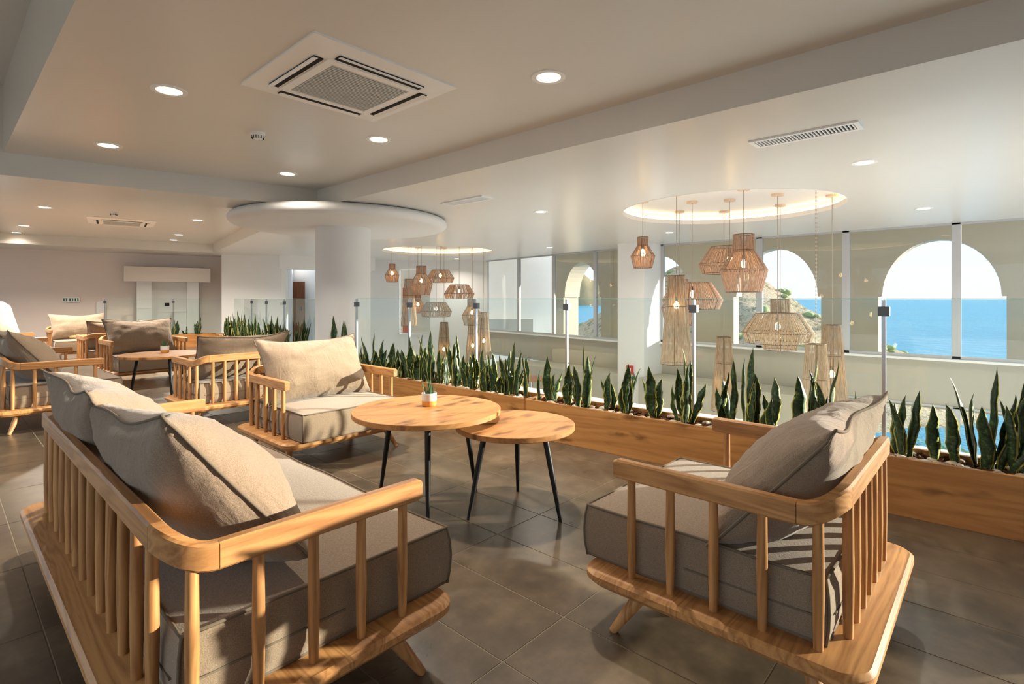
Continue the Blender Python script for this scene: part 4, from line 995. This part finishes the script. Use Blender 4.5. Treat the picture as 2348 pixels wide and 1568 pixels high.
def cassette(c_, rz, lab, side=.95):
    t = thing('air_conditioner', lab, 'air conditioner', c_, rz); s = side / 2
    # moulded panel: flat rim, raised body with rounded corners
    bm = NB(); rings = []
    for off, z, r_ in ((0, 0, .01), (0, -.012, .01), (.04, -.016, .02), (.075, -.030, .05), (.18, -.034, .03)):
        rings.append([bm.verts.new((x, y, z)) for x, y in rrect(-s + off, s - off, -s + off, s - off, r_)])
    for a, b in zip(rings, rings[1:]):
        for i in range(len(a)): bm.faces.new((a[i], a[(i + 1) % len(a)], b[(i + 1) % len(a)], b[i]))
    obj('panel', bm, M_AC, t, True, 40)
    q = s - .185
    bm = NB(); plate(bm, [[(-q - .02, -q - .02), (q + .02, -q - .02), (q + .02, q + .02), (-q - .02, q + .02)], [(-q + .03, -q + .03), (q - .03, -q + .03), (q - .03, q - .03), (-q + .03, q - .03)]], lambda p: Vector((p[0], p[1], -.032)), lambda p: Vector((p[0], p[1], -.040))); gf = obj('grille_frame', bm, M_AC, t)
    bm = NB(); box(bm, -q + .02, q - .02, -q + .02, q - .02, -.026, -.02); obj('grille_void', bm, M_DARK, gf)
    bm = NB(); n = 25
    for i in range(n):
        y = -q + .03 + (2 * q - .06) * (i + .5) / n; box(bm, -q + .03, q - .03, y - .0058, y + .0058, -.039, -.030)
    tag(obj('grille_slats', bm, M_GRILLE, gf), None, None, None, 'stuff')
    for a in range(4):
        M = Matrix.Rotation(a * P_ / 2, 4, 'Z')
        bm = NB(); box(bm, -q * .98, q * .98, s - .150, s - .092, -.0375, -.033, M); of = obj('air_outlet', bm, M_DARK, t)
        bm = NB(); box(bm, -q * .96, q * .96, -.021, .021, -.003, .003, M @ Matrix.Translation((0, s - .112, -.037)) @ Matrix.Rotation(R(-14), 4, 'X'), .001); obj('louvre', bm, M_AC, of)
    return t
cs4 = [pz(u, v, HU) for u, v in ((730, 72), (1047, 192), (850, 272), (562, 200))]; cc_ = sum(cs4, Vector()) / 4
cassette((cc_.x, cc_.y, HU), 0, 'big white square ceiling air conditioner with a ribbed grille over the front seats')
p = pz(280, 508, HU); cassette((p.x, p.y, HU), -W2, 'white square ceiling air conditioner over the far seats')
def vent(x0, x1, y0, y1, lab):
    cx_, cy_ = (x0 + x1) / 2, (y0 + y1) / 2; t = thing('vent_grille', lab, 'vent', (cx_, cy_, HL)); a, b = (x1 - x0) / 2, (y1 - y0) / 2
    bm = NB(); plate(bm, [[(-a, -b), (a, -b), (a, b), (-a, b)], [(-a + .03, -b + .03), (a - .03, -b + .03), (a - .03, b - .03), (-a + .03, b - .03)]], lambda p: Vector((p[0], p[1], -.014)), lambda p: Vector((p[0], p[1], 0))); obj('vent_frame', bm, M_AC, t)
    bm = NB(); box(bm, -a + .03, a - .03, -b + .03, b - .03, -.003, -.001); obj('vent_void', bm, M_DARK, t)
    n = 28
    bm = NB(); box(bm, -a + .03, a - .03, -.0042, .0042, -.012, -.003); me = None
    for i in range(n):
        y = -b + .03 + (2 * b - .06) * (i + .5) / n
        if me is None: o = obj('slat', bm, M_AC, t); me = o.data
        else: o = link('slat', me, None, t)
        o.location = (0, y, 0)
vent(3.95, 4.15, .65, 1.32, 'long white slatted vent grille in the low ceiling close to the near recess')
vent(4.05, 4.25, 4.16, 4.86, 'long white slatted vent grille in the low ceiling close to the column disc')
def smoke(u, v, zc, lab):
    p = pz(u, v, zc); t = thing('smoke_detector', lab, 'smoke detector', (p.x, p.y, zc))
    bm = NB(); lathe(bm, [(0, 0), (.055, 0), (.055, -.018), (.048, -.022)], 28); obj('detector_base', bm, M_AC, t, True, 40)
    bm = NB(); lathe(bm, [(.046, -.02), (.044, -.042), (.03, -.056), (0, -.058)], 28); hd = obj('detector_head', bm, M_AC, t, True, 50)
    bm = NB()
    for i in range(14):
        a = 2 * P_ * i / 14; box(bm, .0405, .046, -.003, .003, -.052, -.028, Matrix.Rotation(a, 4, 'Z'))
    obj('smoke_slots', bm, M_DARK, hd)
smoke(591, 304, HU, 'white smoke detector in the front coffer below the big air conditioner')
smoke(261, 486, HU, 'white smoke detector in the far coffer')
# fire call box and little green sign on the pillar
t = thing('fire_call_box', 'red fire call box on the white pillar', 'call box', (9.57, 5.5, -.25)); bm = NB(); box(bm, -.05, 0, -.07, .07, -.09, .09, None, .008); obj('box_body', bm, M_RED, t)
bm = NB(); box(bm, -.053, -.05, -.035, .035, -.04, .04); obj('call_button', bm, M_AC, t)
t = thing('safety_sign', 'small green safety sign below the red fire call box', 'sign', (9.57, 5.5, -.41)); bm = NB(); box(bm, -.01, 0, -.14, .14, -.045, .045); obj('sign_plate', bm, M_AC, t)
for yy in (-.08, .07):
    bm = NB(); box(bm, -.013, -.01, yy - .05, yy + .05, -.033, .033); obj('pictogram', bm, M_GREEN, t)
# low table on the level below
p = pd(1218, 866, 10.2); t = thing('bistro_table', 'small round brown table on the level below the railing', 'table', (p.x, p.y, -1.6)); zt = p.z + 1.6
bm = NB(); lathe(bm, [(0, zt), (.32, zt), (.32, zt - .03), (0, zt - .03)], 32); obj('table_top', bm, wood('walnut', 'X', srgb(178, 120, 76), srgb(140, 88, 52)), t)
bm = NB(); lathe(bm, [(.03, zt - .03), (.03, .03), (.22, .02), (.22, 0), (0, 0)], 24); obj('pedestal', bm, M_STEEL, t)
